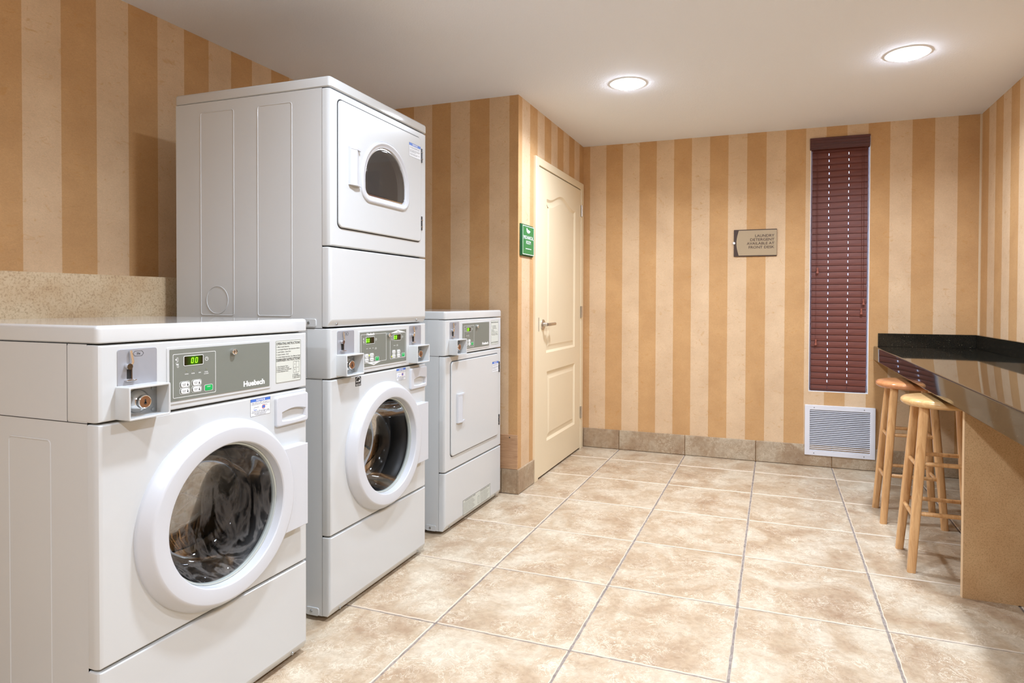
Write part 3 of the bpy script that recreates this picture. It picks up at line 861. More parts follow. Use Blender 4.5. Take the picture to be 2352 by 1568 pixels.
def stack_panel_print(f, n):
    w = MB(FX); d = MB(FX)
    w.frame(rr(-.1616, .0110, .9166, 1.0282, .003, 3), rr(-.1606, .0100, .9176, 1.0272, .0025, 3), n - .0004, n + .0003)
    d.frame(rr(.0395, .1581, .9178, 1.0253, .003, 3), rr(.0405, .1571, .9188, 1.0243, .0025, 3), n - .0004, n + .0003)
    d.quad([(.0440, 1.0253), (.1560, 1.0253), (.1000, 1.0365)], n + .0004)
    w.quad([(-.1240, .9166), (-.0770, .9045), (-.0300, .9166)], n + .0004)
    MB(FX).text('Huebsch', -.1256, 1.0240, .0088, n + .0007, 'LEFT', .045, width=.0520).build('brand_lettering', M_WHITE, f, smooth=False)
    icons(w, -.1500, 1.0105, n + .0004, .9); clock(w, -.0620, 1.0055, .0048, n + .0004)
    icons(d, .0470, 1.0105, n + .0004, .8); clock(d, .1340, 1.0060, .0045, n + .0004)
    for y, tx in ((-.1234, 'WASH'), (-.1030, 'RINSE'), (-.0830, 'SPIN'), (-.0640, 'DOOR')): w.text(tx, y, .9710, .0025, n + .0004, 'CENTER', .02)
    w.text('LOCKED', -.0640, .9667, .0025, n + .0004, 'CENTER', .02)
    d.text('DRYING', .0720, .9710, .0025, n + .0004, 'CENTER', .02); d.text('COOL', .0930, .9732, .0025, n + .0004, 'CENTER', .02); d.text('DOWN', .0930, .9690, .0025, n + .0004, 'CENTER', .02)
    w.build('washer_section_print', M_WHITE, f, smooth=False); d.build('dryer_section_print', M_WHITE, f, smooth=False)
    MB(FX).text('Dryer', .1000, 1.0268, .0052, n + .0008, 'CENTER', .0).build('section_name', M_BLACK, f, smooth=False)
    MB(FX).text('Washer', -.0770, .9102, .0046, n + .0008, 'CENTER', .0).build('section_name', M_BLACK, f, smooth=False)
    for y in (-.1234, -.1030, -.0830, -.0640, .0720, .0900): MB(FX).lathe([(0.0016, n + .0006), (0.0, n + .0008)], y, .9800, 8).build('indicator_led', M_LED, f, smooth=False)
    for y, z in ((-.1085, .9449), (.0500, .9275)):
        MB(FX).quad(rr(y - .0016, y + .0016, z - .003, z + .003), n + .001).build('cycle_led', M_YLED, f, smooth=False)
    display(f, -.1300, -.0740, .9912, 1.0165, n, -.1180); display(f, .0664, .1210, .9940, 1.0182, n, .0785)
    for y, z in ((-.1256, .9438), (-.0915, .9449), (-.1256, .9268), (-.0915, .9278)): button(f, y, z, n, .026)
    button(f, -.0542, .928, n, .026, .0145, True)
    for y, z in ((.0667, .9458), (.1030, .9454), (.0667, .9283), (.1030, .9284)): button(f, y, z, n, .025)
    button(f, .1403, .9284, n, .025, .0145, True)
    key_lock(f, .0272, 1.0187, n)

def dryer_panel_print(f, n):
    w = MB(FX)
    w.frame(rr(-.1468, -.0268, .9160, 1.0300, .003, 3), rr(-.1458, -.0278, .9170, 1.0290, .0025, 3), n - .0004, n + .0003)
    icons(w, -.1380, 1.0150, n + .0004, .8); clock(w, -.0480, 1.0110, .0045, n + .0004)
    w.text('DRYING', -.1120, .9760, .0027, n + .0004, 'CENTER', .02); w.text('COOL', -.0930, .9780, .0027, n + .0004, 'CENTER', .02); w.text('DOWN', -.0930, .9735, .0027, n + .0004, 'CENTER', .02)
    MB(FX).text('Huebsch', .0730, .9190, .0135, n + .0004, 'LEFT', .045, width=.0800).build('brand_lettering', M_WHITE, f, smooth=False)
    w.build('fascia_print', M_WHITE, f, smooth=False)
    for y in (-.1120, -.0930): MB(FX).lathe([(0.0016, n + .0006), (0.0, n + .0008)], y, .9845, 8).build('indicator_led', M_LED, f, smooth=False)
    display(f, -.1165, -.0665, .9985, 1.0208, n, -.0990)
    for y, z in ((-.1190, .9492), (-.0841, .9492), (-.1190, .9319), (-.0840, .9319)): button(f, y, z, n, .026)
    button(f, -.0498, .9327, n, .026, .0145, True)
    key_lock(f, .0067, 1.0224, n)

def control_housing(parent, z0, z1):
    return MB(FX).rings(panel_rings(z0, z1, -0.099)).build('control_panel', M_ENAMEL, parent)

def washer_front(root, glass):
    """front panel, porthole door, drum, dispenser and kick panel of a front loader"""
    CY, CZ = 0.0, 0.572
    front_panel(root, 0.3105, 0.8735, 'front_panel', holes=[(circ(CY, CZ, 0.205, 64), [(0, -0.033)])])
    front_panel(root, 0.0180, 0.3055, 'kick_panel', toe=0.021)
    for y in (-0.2783, 0.2783): screw(root, y, 0.0270, -0.006)
    door = MB(FX).lathe([(0.2570, -0.001), (0.2568, 0.007), (0.2550, 0.0115), (0.2410, 0.0340), (0.2378, 0.0380), (0.2340, 0.0400), (0.2320, 0.0402), (0.1980, 0.0402), (0.1955, 0.0395), (0.1930, 0.0370), (0.1920, 0.0330), (0.1890, 0.0000)], CY, CZ, 96).build('door_ring', M_RINGP, root, angle=28)
    hp = [(0.3050, 0.4430), (0.3050, 0.7030)]
    for q in range(13):
        zq = 0.7030 + (0.4430 - 0.7030) * q / 12; hp.append((CY + math.sqrt(0.232 ** 2 - (zq - CZ) ** 2), zq))
    MB(FX).plate(hp, -0.001, 0.034, 0.002).build('door_handle', M_RINGP, door)
    MB(FX).lathe([(0.1905, 0.0130), (0.1880, 0.0150), (0.1850, 0.0135), (0.1835, 0.0060), (0.1838, 0.0)], CY, CZ, 96).build('glass_rim', M_RIM, door)
    MB(FX).lathe([(0.1850, 0.0100), (0.1820, 0.0000), (0.1740, -0.0300), (0.1630, -0.0620), (0.1540, -0.0860), (0.1420, -0.1020), (0.1230, -0.1120), (0.0900, -0.1200), (0.0450, -0.1245), (0.0, -0.1255)], CY, CZ, 96).build('door_glass', glass, door, angle=80)
    gs = MB(FX).lathe([(0.2060, -0.012), (0.1960, -0.020), (0.1880, -0.050), (0.1900, -0.085), (0.2040, -0.100), (0.1920, -0.120), (0.1960, -0.150), (0.2400, -0.155)], CY, CZ, 64).build('door_gasket', M_RUBBER, root, angle=60)
    dr = MB(FX).lathe([(0.2000, -0.158), (0.2100, -0.165), (0.2480, -0.170), (0.2480, -0.50), (0.2300, -0.515), (0.1200, -0.500), (0.0700, -0.470), (0.0, -0.465)], CY, CZ, 64).build('drum', M_DRUM, root, angle=40)
    for k in range(3):
        a = math.radians(40 + 120 * k)
        bm_ = MB(); c, s = math.cos(a), math.sin(a)
        def P(r, t, x): return (x, CY + r * c - t * s, CZ + r * s + t * c)
        v = [bm_.bm.verts.new(P(*q)) for q in ((.247, -.045, -.18), (.247, .045, -.18), (.185, 0, -.20), (.247, -.045, -.49), (.247, .045, -.49), (.185, 0, -.47))]
        for q in ((0, 1, 2), (3, 5, 4), (0, 2, 5, 3), (1, 4, 5, 2)): bm_.face([v[i] for i in q])
        bm_.build('baffle', M_DRUM, dr, smooth=False)
    dw = MB(FX)
    y0, y1, z0, z1 = 0.1960, 0.3345, 0.7690, 0.8630
    grip = []
    for s in range(17):
        f = s / 16; grip.append((0.2180 + 0.106 * f, 0.7845 + 0.004 * math.sin(math.pi * f) * -1))
    for s in range(17):
        f = 1 - s / 16; grip.append((0.2180 + 0.106 * f, 0.8130 + 0.0085 * math.sin(math.pi * f)))
    dw.loft(rr(y0, y1, z0, z1, 0.010), [(0, -0.002), (0, 0.006), (-0.001, 0.009), (-0.004, 0.0105)],
            holes=[(grip, [(-0.0015, 0.009), (-0.004, -0.004), (-0.007, -0.010), 'cap'])])
    dw.build('dispenser_drawer', M_RINGP, root)
    return door

# ------------------------------------------------------------------ front loader in the foreground
w1 = tag(empty('washing_machine', (0.2093, -3.1960, 0.0)), 'white front-loading coin washer in the foreground with soap streaks on its glass', 'washing machine', 'coin laundry machines along the left wall')
D1 = 0.70
cab = cabinet(w1, D1, 0.018, 1.0570)
emboss(cab, -0.3140, -0.1590, 0.060, 0.829)
feet(w1, D1)
# upper side sheet joint
MB(FS).plate(rr(-D1, -0.0345, 0.8745, 0.8762), W2 - 0.004, W2 - 0.0006).build('side_joint', M_SEAM, cab, smooth=False)
MB(FS).plate(rr(-0.1012, -0.0990, 0.8770, 1.0570), W2 - 0.004, W2 - 0.0004).build('wrap_joint', M_SEAM, cab, smooth=False)
lid(w1, D1 + 0.01, 1.0590, 1.1000)
cp = control_housing(w1, 0.8770, 1.0555)
f = fascia_plate(cp, -0.1610, 0.1735, 0.9010, 1.0330)
f.parent = w1
washer_panel_print(f, 0.0034)
coin_meter(w1, -0.2450)
instruction_sticker(w1, 0.2015, 0.3110, 0.9030, 1.0350)
washer_front(w1, M_GLASS_SOAP)
notice_sticker(w1, 0.1027, 0.1796, 0.8172, 0.8678, 0.0)
bracket(w1, -0.075, 0.032)

# ------------------------------------------------------------------ dryer stacked on a washer
w2 = tag(empty('stacked_washer_dryer', (0.1500, -2.3350, 0.0), 0.02), 'tall white stacked unit, dryer with arched window above a front-loading washer', 'washer dryer', 'coin laundry machines along the left wall')
D2 = 0.725
cabinet(w2, D2, 0.018, 1.0570, 'washer_cabinet')
dc = cabinet(w2, D2, 1.0600, 1.9200, 'dryer_cabinet')
feet(w2, D2)
emboss(dc, -0.6010, -0.4350, 1.1000, 1.8830)
emboss(dc, -0.3250, -0.1650, 1.1000, 1.8830)
MB(FS).frame(circ(-0.5180, 1.1600, 0.0540, 40), circ(-0.5180, 1.1600, 0.0515, 40), W2 - 0.002, W2 + 0.0006, 0.0006).build('vent_knockout', M_ENAMEL, dc)
bracket(w2, -0.085, 1.0790); bracket(w2, -0.075, 0.032)
MB(FS).plate(rr(-D2, -0.0345, 1.0555, 1.0600), W2 - 0.006, W2 - 0.0015).build('unit_joint', M_SEAM, dc, smooth=False)
MB(FS).plate(rr(-D2, -0.0345, 0.8745, 0.8762), W2 - 0.004, W2 - 0.0006).build('side_joint', M_SEAM, dc, smooth=False)
cp = control_housing(w2, 0.8770, 1.0580)
f = fascia_plate(cp, -0.1670, 0.1648, 0.9022, 1.0368); f.parent = w2
stack_panel_print(f, 0.0034)
coin_meter(w2, -0.2520, 0.006)
coin_meter(w2, 0.2440, 0.008)
washer_front(w2, M_GLASS)
notice_sticker(w2, 0.0923, 0.1650, 0.8200, 0.8710, 0.0)
es = MB(FX).plate(rr(-0.1930, -0.1577, 0.8330, 0.8690), -0.001, 0.0004).build('energy_sticker', M_BLACK, w2, smooth=False)
e = MB(FX)
cy, cz = -0.1755, 0.8510
arc = [(cy + 0.0145 * math.cos(math.radians(a)), cz + 0.004 + 0.0125 * math.sin(math.radians(a))) for a in range(-10, 191, 10)]
arc2 = [(cy + 0.0132 * math.cos(math.radians(a)), cz + 0.004 + 0.0112 * math.sin(math.radians(a))) for a in range(190, -11, -10)]
for q in range(len(arc) - 1): e.quad([arc[q], arc[q + 1], arc2[len(arc) - 2 - q], arc2[len(arc) - 1 - q]], 0.0007)
star = []
for q in range(10):
    a = math.radians(90 + 36 * q); r_ = 0.0060 if q % 2 == 0 else 0.0026
    star.append((cy + 0.0075 + r_ * math.cos(a), cz + 0.0015 + r_ * math.sin(a)))
e.quad(star, 0.0008)
e.text('energy', cy - 0.0140, cz - 0.0025, 0.0055, 0.0007, 'LEFT', 0.02, width=0.0165)
e.quad(rr(-0.1920, -0.1587, 0.8410, 0.8418), 0.0007)
e.text('ENERGY STAR', cy, 0.8355, 0.0035, 0.0007, 'CENTER', 0.015, width=0.0300)
e.build('energy_mark', M_WHITE, es, smooth=False)
# dryer part
DW_C = (0.0080, 1.6500)
def d_window(g=0.0):
    """arched-top, flat-bottom window outline"""
    pts = []
    cx, base, half = 0.0035, 1.5690, 0.1460
    n = 26
    r = 0.030
    for s in range(6):
        t = math.radians(-90 + 80 * s / 5); pts.append((cx + half - r + r * math.cos(t), base + r + r * math.sin(t)))
    for s in range(n + 1):
        t = math.pi * s / n
        pts.append((cx + half * math.cos(t) * (1.0), base + 0.066 + 0.140 * math.sin(t)))
    for s in range(6):
        t = math.radians(190 + 80 * s / 5); pts.append((cx - half + r + r * math.cos(t), base + r + r * math.sin(t)))
    return offset(pts, g)
front_panel(w2, 1.3560, 1.9180, 'dryer_front_panel', holes=[(d_window(0.004), [(0, -0.033)])])
front_panel(w2, 1.0640, 1.3520, 'dryer_lower_panel', toe=0.021)
for y in (-0.2962, 0.2661): screw(w2, y, 1.0735, -0.006)
def dryer_door(root, y0, y1, z0, z1, holes=()):
    MB(FX).frame(rr(y0 - .004, y1 + .004, z0 - .004, z1 + .004, 0.022), rr(y0 + .004, y1 - .004, z0 + .004, z1 - .004, 0.016), -0.001, 0.0006).build('door_gap_shade', M_SEAM, root, smooth=False)  # dark frame painting the shaded gap line around the door
    return MB(FX).plate(rr(y0, y1, z0, z1, 0.020), 0.0, 0.0075, 0.004, holes=holes).build('dryer_door', M_ENAMEL, root)
dd = dryer_door(w2, -0.2980, 0.2850, 1.4260, 1.8880, holes=[(d_window(0.004), [(0, -0.001)])])
def dryer_handle(door_, y0, y1, z0, z1):
    m = MB(); n0, n1 = 0.007, 0.025
    yr = y0 + (y1 - y0) * 0.46
    pr = [(y0, n0), (y0 + 0.002, n0 + 0.010), (yr, n1), (yr + 0.004, n1 - 0.001), (y1, n0 + 0.0005)]
    a = [m.bm.verts.new((n, y, z0 + (0.006 if q == 0 else 0))) for q, (y, n) in enumerate(pr)]
    b = [m.bm.verts.new((n, y, z1)) for y, n in pr]
    for q in range(len(pr) - 1): m.face((a[q], a[q + 1], b[q + 1], b[q]))
    m.face(a); m.face(list(reversed(b))); m.face((a[0], b[0], b[-1], a[-1]))
    # hooded ends of the finger pocket
    for zz0, zz1 in ((z0 - 0.004, z0 + 0.004), (z1 - 0.004, z1 + 0.004)):
        m.loft(rr(0, 1, 0, 1), [(0, 0)], cap1=False) if False else None
        pts = [(y0, n0), (y0 + 0.002, n0 + 0.011), (yr, n1 + 0.001), (y1 - 0.004, n1 - 0.004), (y1, n0)]
        c = [m.bm.verts.new((n, y, zz0)) for y, n in pts]; d = [m.bm.verts.new((n, y, zz1)) for y, n in pts]
        for q in range(5): m.face((c[q], c[(q + 1) % 5], d[(q + 1) % 5], d[q]))
        m.face(c); m.face(list(reversed(d)))
    m.build('pull_handle', M_RINGP, door_, smooth=False)
dryer_handle(dd, -0.2455, -0.1800, 1.5930, 1.7260)
MB(FX).loft(d_window(0.0), [(0.028, 0.007), (0.028, 0.010), (0.026, 0.013), (0.021, 0.0155), (0.015, 0.0155), (0.012, 0.012), (0.002, 0.011), (0.0, 0.008), (0.0, -0.020)], cap1=False).build('window_ring', M_RINGP, dd, angle=50)
MB(FX).loft(d_window(0.001), [(0, 0.002), (-0.006, 0.006), (-0.014, 0.0075)]).build('window_glass', M_GLASS_DARK, dd, angle=60)
MB(FX).loft(d_window(-0.001), [(0, 0.0030), (0, 0.0055), (-0.004, 0.0062), (-0.005, 0.003)], cap1=False).build('window_rim', M_CHROME, dd)
MB(FX).lathe([(0.200, -0.034), (0.215, -0.06), (0.300, -0.07), (0.300, -0.55), (0.10, -0.57), (0, -0.57)], 0.0, 1.63, 48).build('dryer_drum', M_DDRUM, w2)
for z in (1.8130, 1.5090):
    h_ = MB(FX).plate(rr(0.2905, 0.2985, z - 0.031, z + 0.031), -0.001, 0.006).build('hinge', M_DARKM, w2, smooth=False)
    for q in (-0.016, 0.014): MB(FX).plate(rr(0.2900, 0.2990, z + q - 0.002, z + q + 0.002), 0.0, 0.0075).build('hinge_pin', M_CHROME, h_, smooth=False)
notice_sticker(dd, 0.1800, 0.2770, 1.7890, 1.8480, 0.0075, pict=False)
lid(w2, D2 + 0.004, 1.9220, 1.9610)

# ------------------------------------------------------------------ single dryer at the far end
w3 = tag(empty('clothes_dryer', (0.1265, -1.4470, 0.0), 0.005), 'low white coin dryer with a plain windowless door, beside the corner', 'dryer', 'coin laundry machines along the left wall')
D3 = 0.70
cab3 = cabinet(w3, D3, 0.018, 1.0660)
feet(w3, D3)
bracket(w3, -0.075, 0.032)
MB(FS).plate(rr(-D3, -0.0345, 0.8845, 0.8862), W2 - 0.004, W2 - 0.0006).build('side_joint', M_SEAM, cab3, smooth=False)
lid(w3, D3 + 0.01, 1.0680, 1.1080)
cp = control_housing(w3, 0.8870, 1.0650)
f = fascia_plate(cp, -0.1600, 0.1660, 0.9095, 1.0430); f.parent = w3
dryer_panel_print(f, 0.0034)
coin_meter(w3, -0.2450, 0.011)
instruction_sticker(w3, 0.1950, 0.3005, 0.9105, 1.0485, dryer=True)
front_panel(w3, 0.3105, 0.8835, 'front_panel')
front_panel(w3, 0.0180, 0.3055, 'kick_panel', toe=0.021)
for y in (-0.2837, 0.2750): screw(w3, y, 0.0270, -0.006)
dd3 = dryer_door(w3, -0.2850, 0.2910, 0.3790, 0.8540)
dryer_handle(dd3, -0.2350, -0.1620, 0.5440, 0.6830)
for z in (0.7745, 0.4640):
    h_ = MB(FX).plate(rr(0.3020, 0.3100, z - 0.031, z + 0.031), -0.001, 0.006).build('hinge', M_DARKM, w3, smooth=False)
    for q in (-0.016, 0.014): MB(FX).plate(rr(0.3015, 0.3105, z + q - 0.002, z + q + 0.002), 0.0, 0.0075).build('hinge_pin', M_CHROME, h_, smooth=False)
notice_sticker(dd3, 0.1990, 0.2850, 0.7520, 0.8115, 0.0075, pict=False)
gl = MB(FX).plate(rr(-0.1470, 0.1915, 0.0400, 0.1165), -0.001, 0.0004).build('grounding_label', M_STICK, w3, smooth=False)
t = MB(FX); n = 0.0007
t.frame(rr(-0.1470, 0.1915, 0.0400, 0.1165), rr(-0.1458, 0.1903, 0.0412, 0.1153), 0.0, n)
t.text('GROUNDING INSTRUCTIONS - WARNING', -0.125, 0.1070, 0.0045, n, 'LEFT', 0.015, width=0.125); t.text('GROUNDING INSTRUCTIONS - WARNING', 0.060, 0.1070, 0.0045, n, 'LEFT', 0.015, width=0.120)
for q in range(9):
    t.text('electrical ground is required on this appliance', -0.140, 0.0985 - q * 0.0064, 0.0030, n, 'LEFT', 0.0, width=0.11 + 0.035 * ((q * 5) % 4) / 4)
for q in range(9):
    t.text('connect only to a properly grounded outlet', 0.060, 0.0985 - q * 0.0064, 0.0030, n, 'LEFT', 0.0, width=0.09 + 0.035 * ((q * 3) % 4) / 4)
t.frame(rr(0.030, 0.046, 0.050, 0.090), rr(0.031, 0.045, 0.051, 0.089), 0.0, n)
t.build('label_print', M_BLACK, gl, smooth=False)

# ================================================================== counter
ct = tag(empty('granite_counter', (0, 0, 0)), 'long black granite counter with backsplash along the right wall', 'counter')
CY0 = -3.45
CX = 2.2870
prof = [(CX + 0.001, 0.770), (CX + 0.020, 0.770), (CX + 0.020, 0.831), (XR - 0.001, 0.831), (XR - 0.001, 0.861), (CX + 0.010, 0.861)]
for q in range(1, 6):
    a_ = math.radians(90 + 90 * q / 5); prof.append((CX + 0.008 + 0.008 * math.cos(a_), 0.853 + 0.008 * math.sin(a_)))
prof += [(CX, 0.772)]
MB(FY).loft(prof, [(0, -(YB - 0.001)), (0, -CY0)], cap0=True).build('worktop', M_GRANITE, ct, angle=25)
MB().box(2.3120, XR - 0.0205, YB - 0.020, YB - 0.001, 0.8612, 0.9510, 0.0015).build('backsplash', M_GRANITE, ct)
MB().box(XR - 0.020, XR - 0.001, CY0, YB - 0.001, 0.8612, 0.9510, 0.0015).build('backsplash', M_GRANITE, ct)
for y in (-1.6450, -3.4300):
    sp = MB().box(2.3520, XR - 0.014, y, y + 0.028, 0.0, 0.8305).build('support_panel', M_SUPPORT, ct, smooth=False)
    MB().box(2.3500, 2.3520, y, y + 0.028, 0.0, 0.7695).build('edge_strip', M_EDGE, sp, smooth=False)

# ================================================================== bar stools
def stool(name, x, y, seat_mat, label):
    r = tag(empty(name, (x, y, 0)), label, 'stool', 'wooden bar stools at the counter')
    R_ = 0.165
    MB(FZ).lathe([(0.0, 0.704), (0.138, 0.704), (0.152, 0.707), (0.162, 0.714), (R_, 0.7225), (0.163, 0.731), (0.155, 0.7375), (0.142, 0.7405), (0.0, 0.7405)], 0, 0, 64).build('seat', seat_mat, r, angle=60)
    ht, hb, zt = 0.088, 0.1400, 0.706
    def leg_at(sx, sy, z):
        k = hb + (ht - hb) * z / zt; return Vector((sx * k, sy * k, z))
    for sx in (-1, 1):
        for sy in (-1, 1):
            m = MB()
            a, b = leg_at(sx, sy, 0.0), leg_at(sx, sy, zt)
            rings = []
            for q, (P, s) in enumerate(((a, 0.0165), (a.lerp(b, 0.45), 0.0190), (b, 0.0185))):
                rings.append([m.bm.verts.new((P.x + px, P.y + py, P.z)) for px, py in rr(-s, s, -s, s, s * 0.55, 3)])
            for r0, r1 in zip(rings, rings[1:]):
                for i_ in range(len(r0)):
                    m.face((r0[i_], r0[(i_ + 1) % len(r0)], r1[(i_ + 1) % len(r0)], r1[i_]))
            m.face(list(reversed(rings[0]))); m.face(rings[-1])
            m.build('leg', M_WOODLEG, r, angle=40)
    for z, along in ((0.463, 'x'), (0.250, 'x'), (0.445, 'y'), (0.226, 'y')):
        for s in (-1, 1):
            a, b = (leg_at(-1, s, z), leg_at(1, s, z)) if along == 'x' else (leg_at(s, -1, z), leg_at(s, 1, z))
            MB().tube([a, a.lerp(b, 0.5), b], 0.0095, 12).build('rung', M_WOODLEG, r)
    return r
stool('bar_stool', 2.3500, -1.3010, M_SEAT_A, 'honey-coloured wooden bar stool nearest the counter support panel')
stool('bar_stool', 2.3330, -0.6720, M_SEAT_B, 'wooden bar stool with reddish seat, beside the white floor vent')

# ================================================================== signs
sg = tag(empty('detergent_sign', (0, YB, 0)), 'taupe and dark brown wall sign about laundry detergent at the front desk', 'sign')
MB(FY).plate(rr(1.3600, 1.6570, 1.4935, 1.6895, 0.002, 2), 0.0, 0.009, 0.001).build('sign_base', M_SIGNBROWN, sg)
pts = [(1.6560, 1.5005), (1.6560, 1.6830)]
for s in range(17):
    f_ = s / 16; zz = 1.6830 + (1.5005 - 1.6830) * f_
    pts.append((1.3945 - 0.0165 * math.sin(math.pi * f_), zz))
MB(FY).plate(pts, 0.009, 0.0125, 0.0006).build('sign_panel', M_SIGNBEIGE, sg)
t = MB(FY)
for z, tx, w_ in ((1.6330, 'LAUNDRY', 0.1320), (1.6055, 'DETERGENT', 0.1650), (1.5780, 'AVAILABLE AT', 0.1890), (1.5505, 'FRONT DESK', 0.1755)):
    t.text(tx, 1.6400, z, 0.0185, 0.0129, 'RIGHT', 0.012, width=w_)
t.build('lettering', M_SIGNBROWN, sg, smooth=False)
MB(FY).lathe([(0.0095, 0.009), (0.0095, 0.013), (0.007, 0.016), (0.0, 0.0165)], 1.3615, 1.5920, 24).build('pin', M_TRIMW, sg)

ms = tag(empty('mechanical_room_sign', (XD, 0, 0)), 'green mechanical room sign with white border beside the cream door', 'sign')
MB(FX).plate(rr(-1.0120, -0.8080, 1.4365, 1.6300, 0.002, 2), 0.0, 0.008, 0.001).build('sign_base', M_SIGND, ms)
MB(FX).plate(rr(-0.9980, -0.8040, 1.4430, 1.6240, 0.002, 2), 0.008, 0.014, 0.001).build('sign_panel', M_SIGNG, ms)
t = MB(FX); n = 0.0146
t.frame(rr(-0.9950, -0.8065, 1.4455, 1.6215), rr(-0.9915, -0.8100, 1.4490, 1.6180), 0.0138, n)
t.text('MECHANICAL', -0.9005, 1.5410, 0.0205, n, 'CENTER', 0.012, width=0.1600)
t.text('ROOM', -0.9005, 1.5115, 0.0205, n, 'CENTER', 0.012, width=0.0760)
t.quad(rr(-0.9480, -0.8530, 1.4800, 1.4840), n)
# small white bird-like emblem
t.quad([(-0.935, 1.6040), (-0.931, 1.5870), (-0.915, 1.5790), (-0.888, 1.5790), (-0.882, 1.5850), (-0.868, 1.5905), (-0.884, 1.5960), (-0.906, 1.5985), (-0.918, 1.6020), (-0.926, 1.6110)], n)
t.build('lettering', M_WHITE, ms, smooth=False)

# ================================================================== floor vent grille
vg = tag(empty('vent_grille', (0, YB, 0)), 'white louvred return air grille low on the wall under the window', 'vent')
VX0, VX1, VZ0, VZ1 = 1.8540, 2.3030, 0.0802, 0.4348
MB(FY).plate(rr(VX0 + 0.01, VX1 - 0.01, VZ0 + 0.01, VZ1 - 0.01), 0.0, 0.002).build('duct', M_DUCT, vg, smooth=False)
ix0, ix1, iz0, iz1 = VX0 + 0.0330, VX1 - 0.0330, VZ0 + 0.0330, VZ1 - 0.0330
MB(FY).frame(rr(VX0, VX1, VZ0, VZ1, 0.002, 2), rr(ix0, ix1, iz0, iz1, 0.002, 2), 0.0, 0.0200, 0.002).build('frame', M_GRILLE, vg)
NL = 22; pitch_ = (iz1 - iz0) / NL
lm = MB()
a = [lm.bm.verts.new(c) for c in ((ix0, -0.0180, -0.0040), (ix1, -0.0180, -0.0040), (ix1, -0.0060, 0.0030), (ix0, -0.0060, 0.0030), (ix0, -0.0186, -0.0032), (ix1, -0.0186, -0.0032), (ix1, -0.0066, 0.0038), (ix0, -0.0066, 0.0038))]
for q in ((0, 1, 2, 3), (4, 7, 6, 5), (0, 4, 5, 1), (3, 2, 6, 7), (0, 3, 7, 4), (1, 5, 6, 2)): lm.face([a[i_] for i_ in q])
lv0 = lm.build('louvre', M_GRILLE, vg, smooth=False)
for q in range(NL):
    ob = lv0 if q == 0 else lv0.copy()
    if q: COL.objects.link(ob); ob.parent = vg
    ob.location = (0, 0, iz0 + pitch_ * (q + 0.45))
for x in (VX0 + 0.060, VX1 - 0.070):
    for z in (VZ0 + 0.016, VZ1 - 0.016):
        MB(FY).lathe([(0.003, 0.0195), (0.003, 0.0212), (0.0, 0.0215)], x, z, 10).build('screw', M_DARKM, vg)

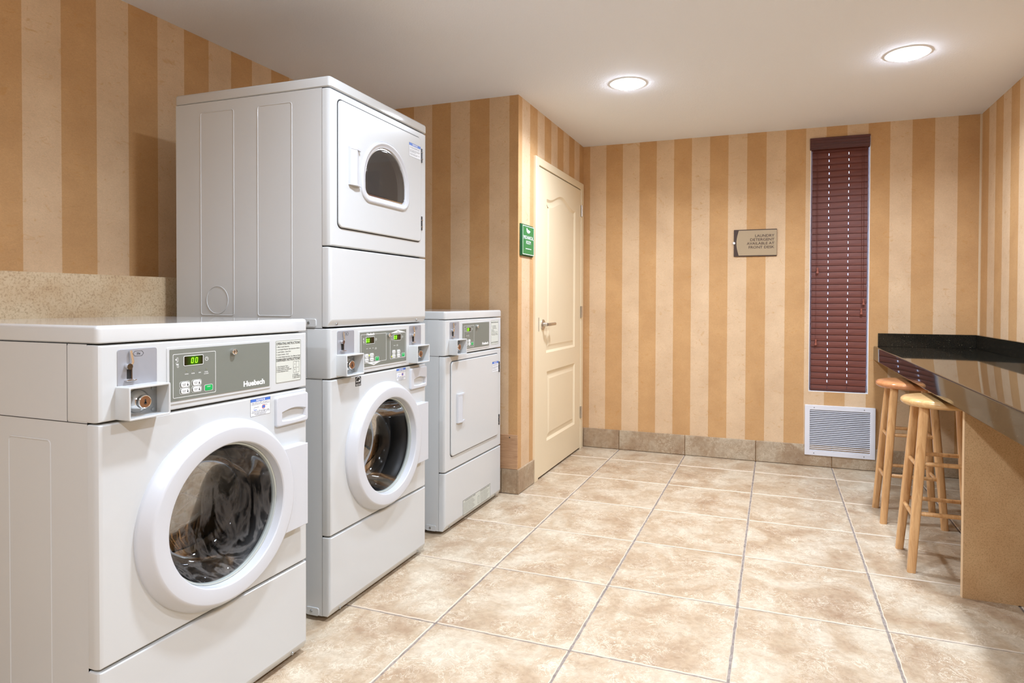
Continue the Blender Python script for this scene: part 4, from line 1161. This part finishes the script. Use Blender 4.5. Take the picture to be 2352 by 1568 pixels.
# ================================================================== window blind
wb_ = tag(empty('window_blind', (0, YB, 0)), 'mahogany wooden slat blind covering the narrow window', 'blind')
BX0, BX1 = WX0 + 0.015, WX1 - 0.012
va = MB(FY)
va.plate(rr(WX0 - 0.004, WX1 - 0.004, 2.2330, 2.3140, 0.003, 2), -0.030, 0.012, 0.003)
vo = va.build('valance', M_VALANCE, wb_)
for q in range(3): MB(FY).plate(rr(WX0 - 0.004, WX1 - 0.004, 2.2420 + q * 0.019, 2.2530 + q * 0.019), 0.011, 0.0150, 0.002).build('reed', M_VALANCE, vo)
MB(FY).plate(rr(WX0 - 0.0045, WX1 - 0.0035, 2.2990, 2.3150, 0.003, 2), -0.03, 0.017, 0.003).build('valance_cap', M_VALANCE, wb_)
HX = (1.9985, 2.1250)
SP, Z0 = 0.0444, 0.5347
def slat_mesh():
    m = MB()
    th = math.radians(81); wd = 0.0500; tt = 0.0022
    xs = [BX0, HX[0] - 0.0018, HX[0] + 0.0018, HX[1] - 0.0018, HX[1] + 0.0018, BX1]
    ss = [-wd / 2, -0.0085, 0.0085, wd / 2]
    crown = [0.0, 0.0016, 0.0016, 0.0]
    def P(x, i_, top):
        s = ss[i_]; c = crown[i_] + (tt if top else 0)
        # slat tilted: room-side edge down
        return (x, math.cos(th) * s + math.sin(th) * (-c), math.sin(th) * s + math.cos(th) * c)
    g = {}
    for i_, x in enumerate(xs):
        for j_ in range(4):
            for k_ in (0, 1): g[i_, j_, k_] = m.bm.verts.new(P(x, j_, k_))
    solid = lambda i_, j_: 0 <= i_ < 5 and 0 <= j_ < 3 and not (j_ == 1 and i_ in (1, 3))
    for i_ in range(5):
        for j_ in range(3):
            if not solid(i_, j_): continue
            m.face((g[i_, j_, 1], g[i_ + 1, j_, 1], g[i_ + 1, j_ + 1, 1], g[i_, j_ + 1, 1]))
            m.face((g[i_, j_, 0], g[i_, j_ + 1, 0], g[i_ + 1, j_ + 1, 0], g[i_ + 1, j_, 0]))
            for di, dj, e0, e1 in ((-1, 0, (0, 0), (0, 1)), (1, 0, (1, 1), (1, 0)), (0, -1, (1, 0), (0, 0)), (0, 1, (0, 1), (1, 1))):
                if not solid(i_ + di, j_ + dj):
                    p, q = (i_ + e0[0], j_ + e0[1]), (i_ + e1[0], j_ + e1[1])
                    m.face((g[p[0], p[1], 0], g[q[0], q[1], 0], g[q[0], q[1], 1], g[p[0], p[1], 1]))
    return m.build('slat', M_BLIND, wb_, smooth=False)
s0 = slat_mesh()
NS = 39
for q in range(NS):
    ob = s0 if q == 0 else s0.copy()
    if q: COL.objects.link(ob); ob.parent = wb_
    ob.location = (random.uniform(-0.0008, 0.0008), 0.030, Z0 + 0.024 + q * SP)
    ob.rotation_euler = (math.radians(random.uniform(-0.3, 0.3)), 0, 0)
MB().box(BX0, BX1, 0.016, 0.044, 0.5350, 0.5475, 0.003).build('bottom_rail', M_VALANCE, wb_)
for x in HX:
    MB().tube([(x, 0.0195, 2.235), (x, 0.0195, 1.4), (x, 0.0195, 0.553)], 0.0007, 6).build('ladder_cord', M_CORD, wb_)
for x, z in ((1.9290, 1.3825), (1.9225, 0.8745), (2.2240, 1.1623), (2.2110, 1.0960)):
    cd = MB().tube([(x - 0.004 if x < 2 else x - 0.006, 0.012, 2.235), (x, 0.010, z + 0.02)], 0.0010, 6).build('pull_cord', M_CORD, wb_)
    MB(FZ).lathe([(0.002, z + 0.024), (0.006, z + 0.020), (0.0065, z + 0.010), (0.0045, z + 0.004), (0.0085, z - 0.010), (0.0085, z - 0.017), (0.0, z - 0.019)], x, 0.010, 16).build('tassel', M_TASSEL, cd)
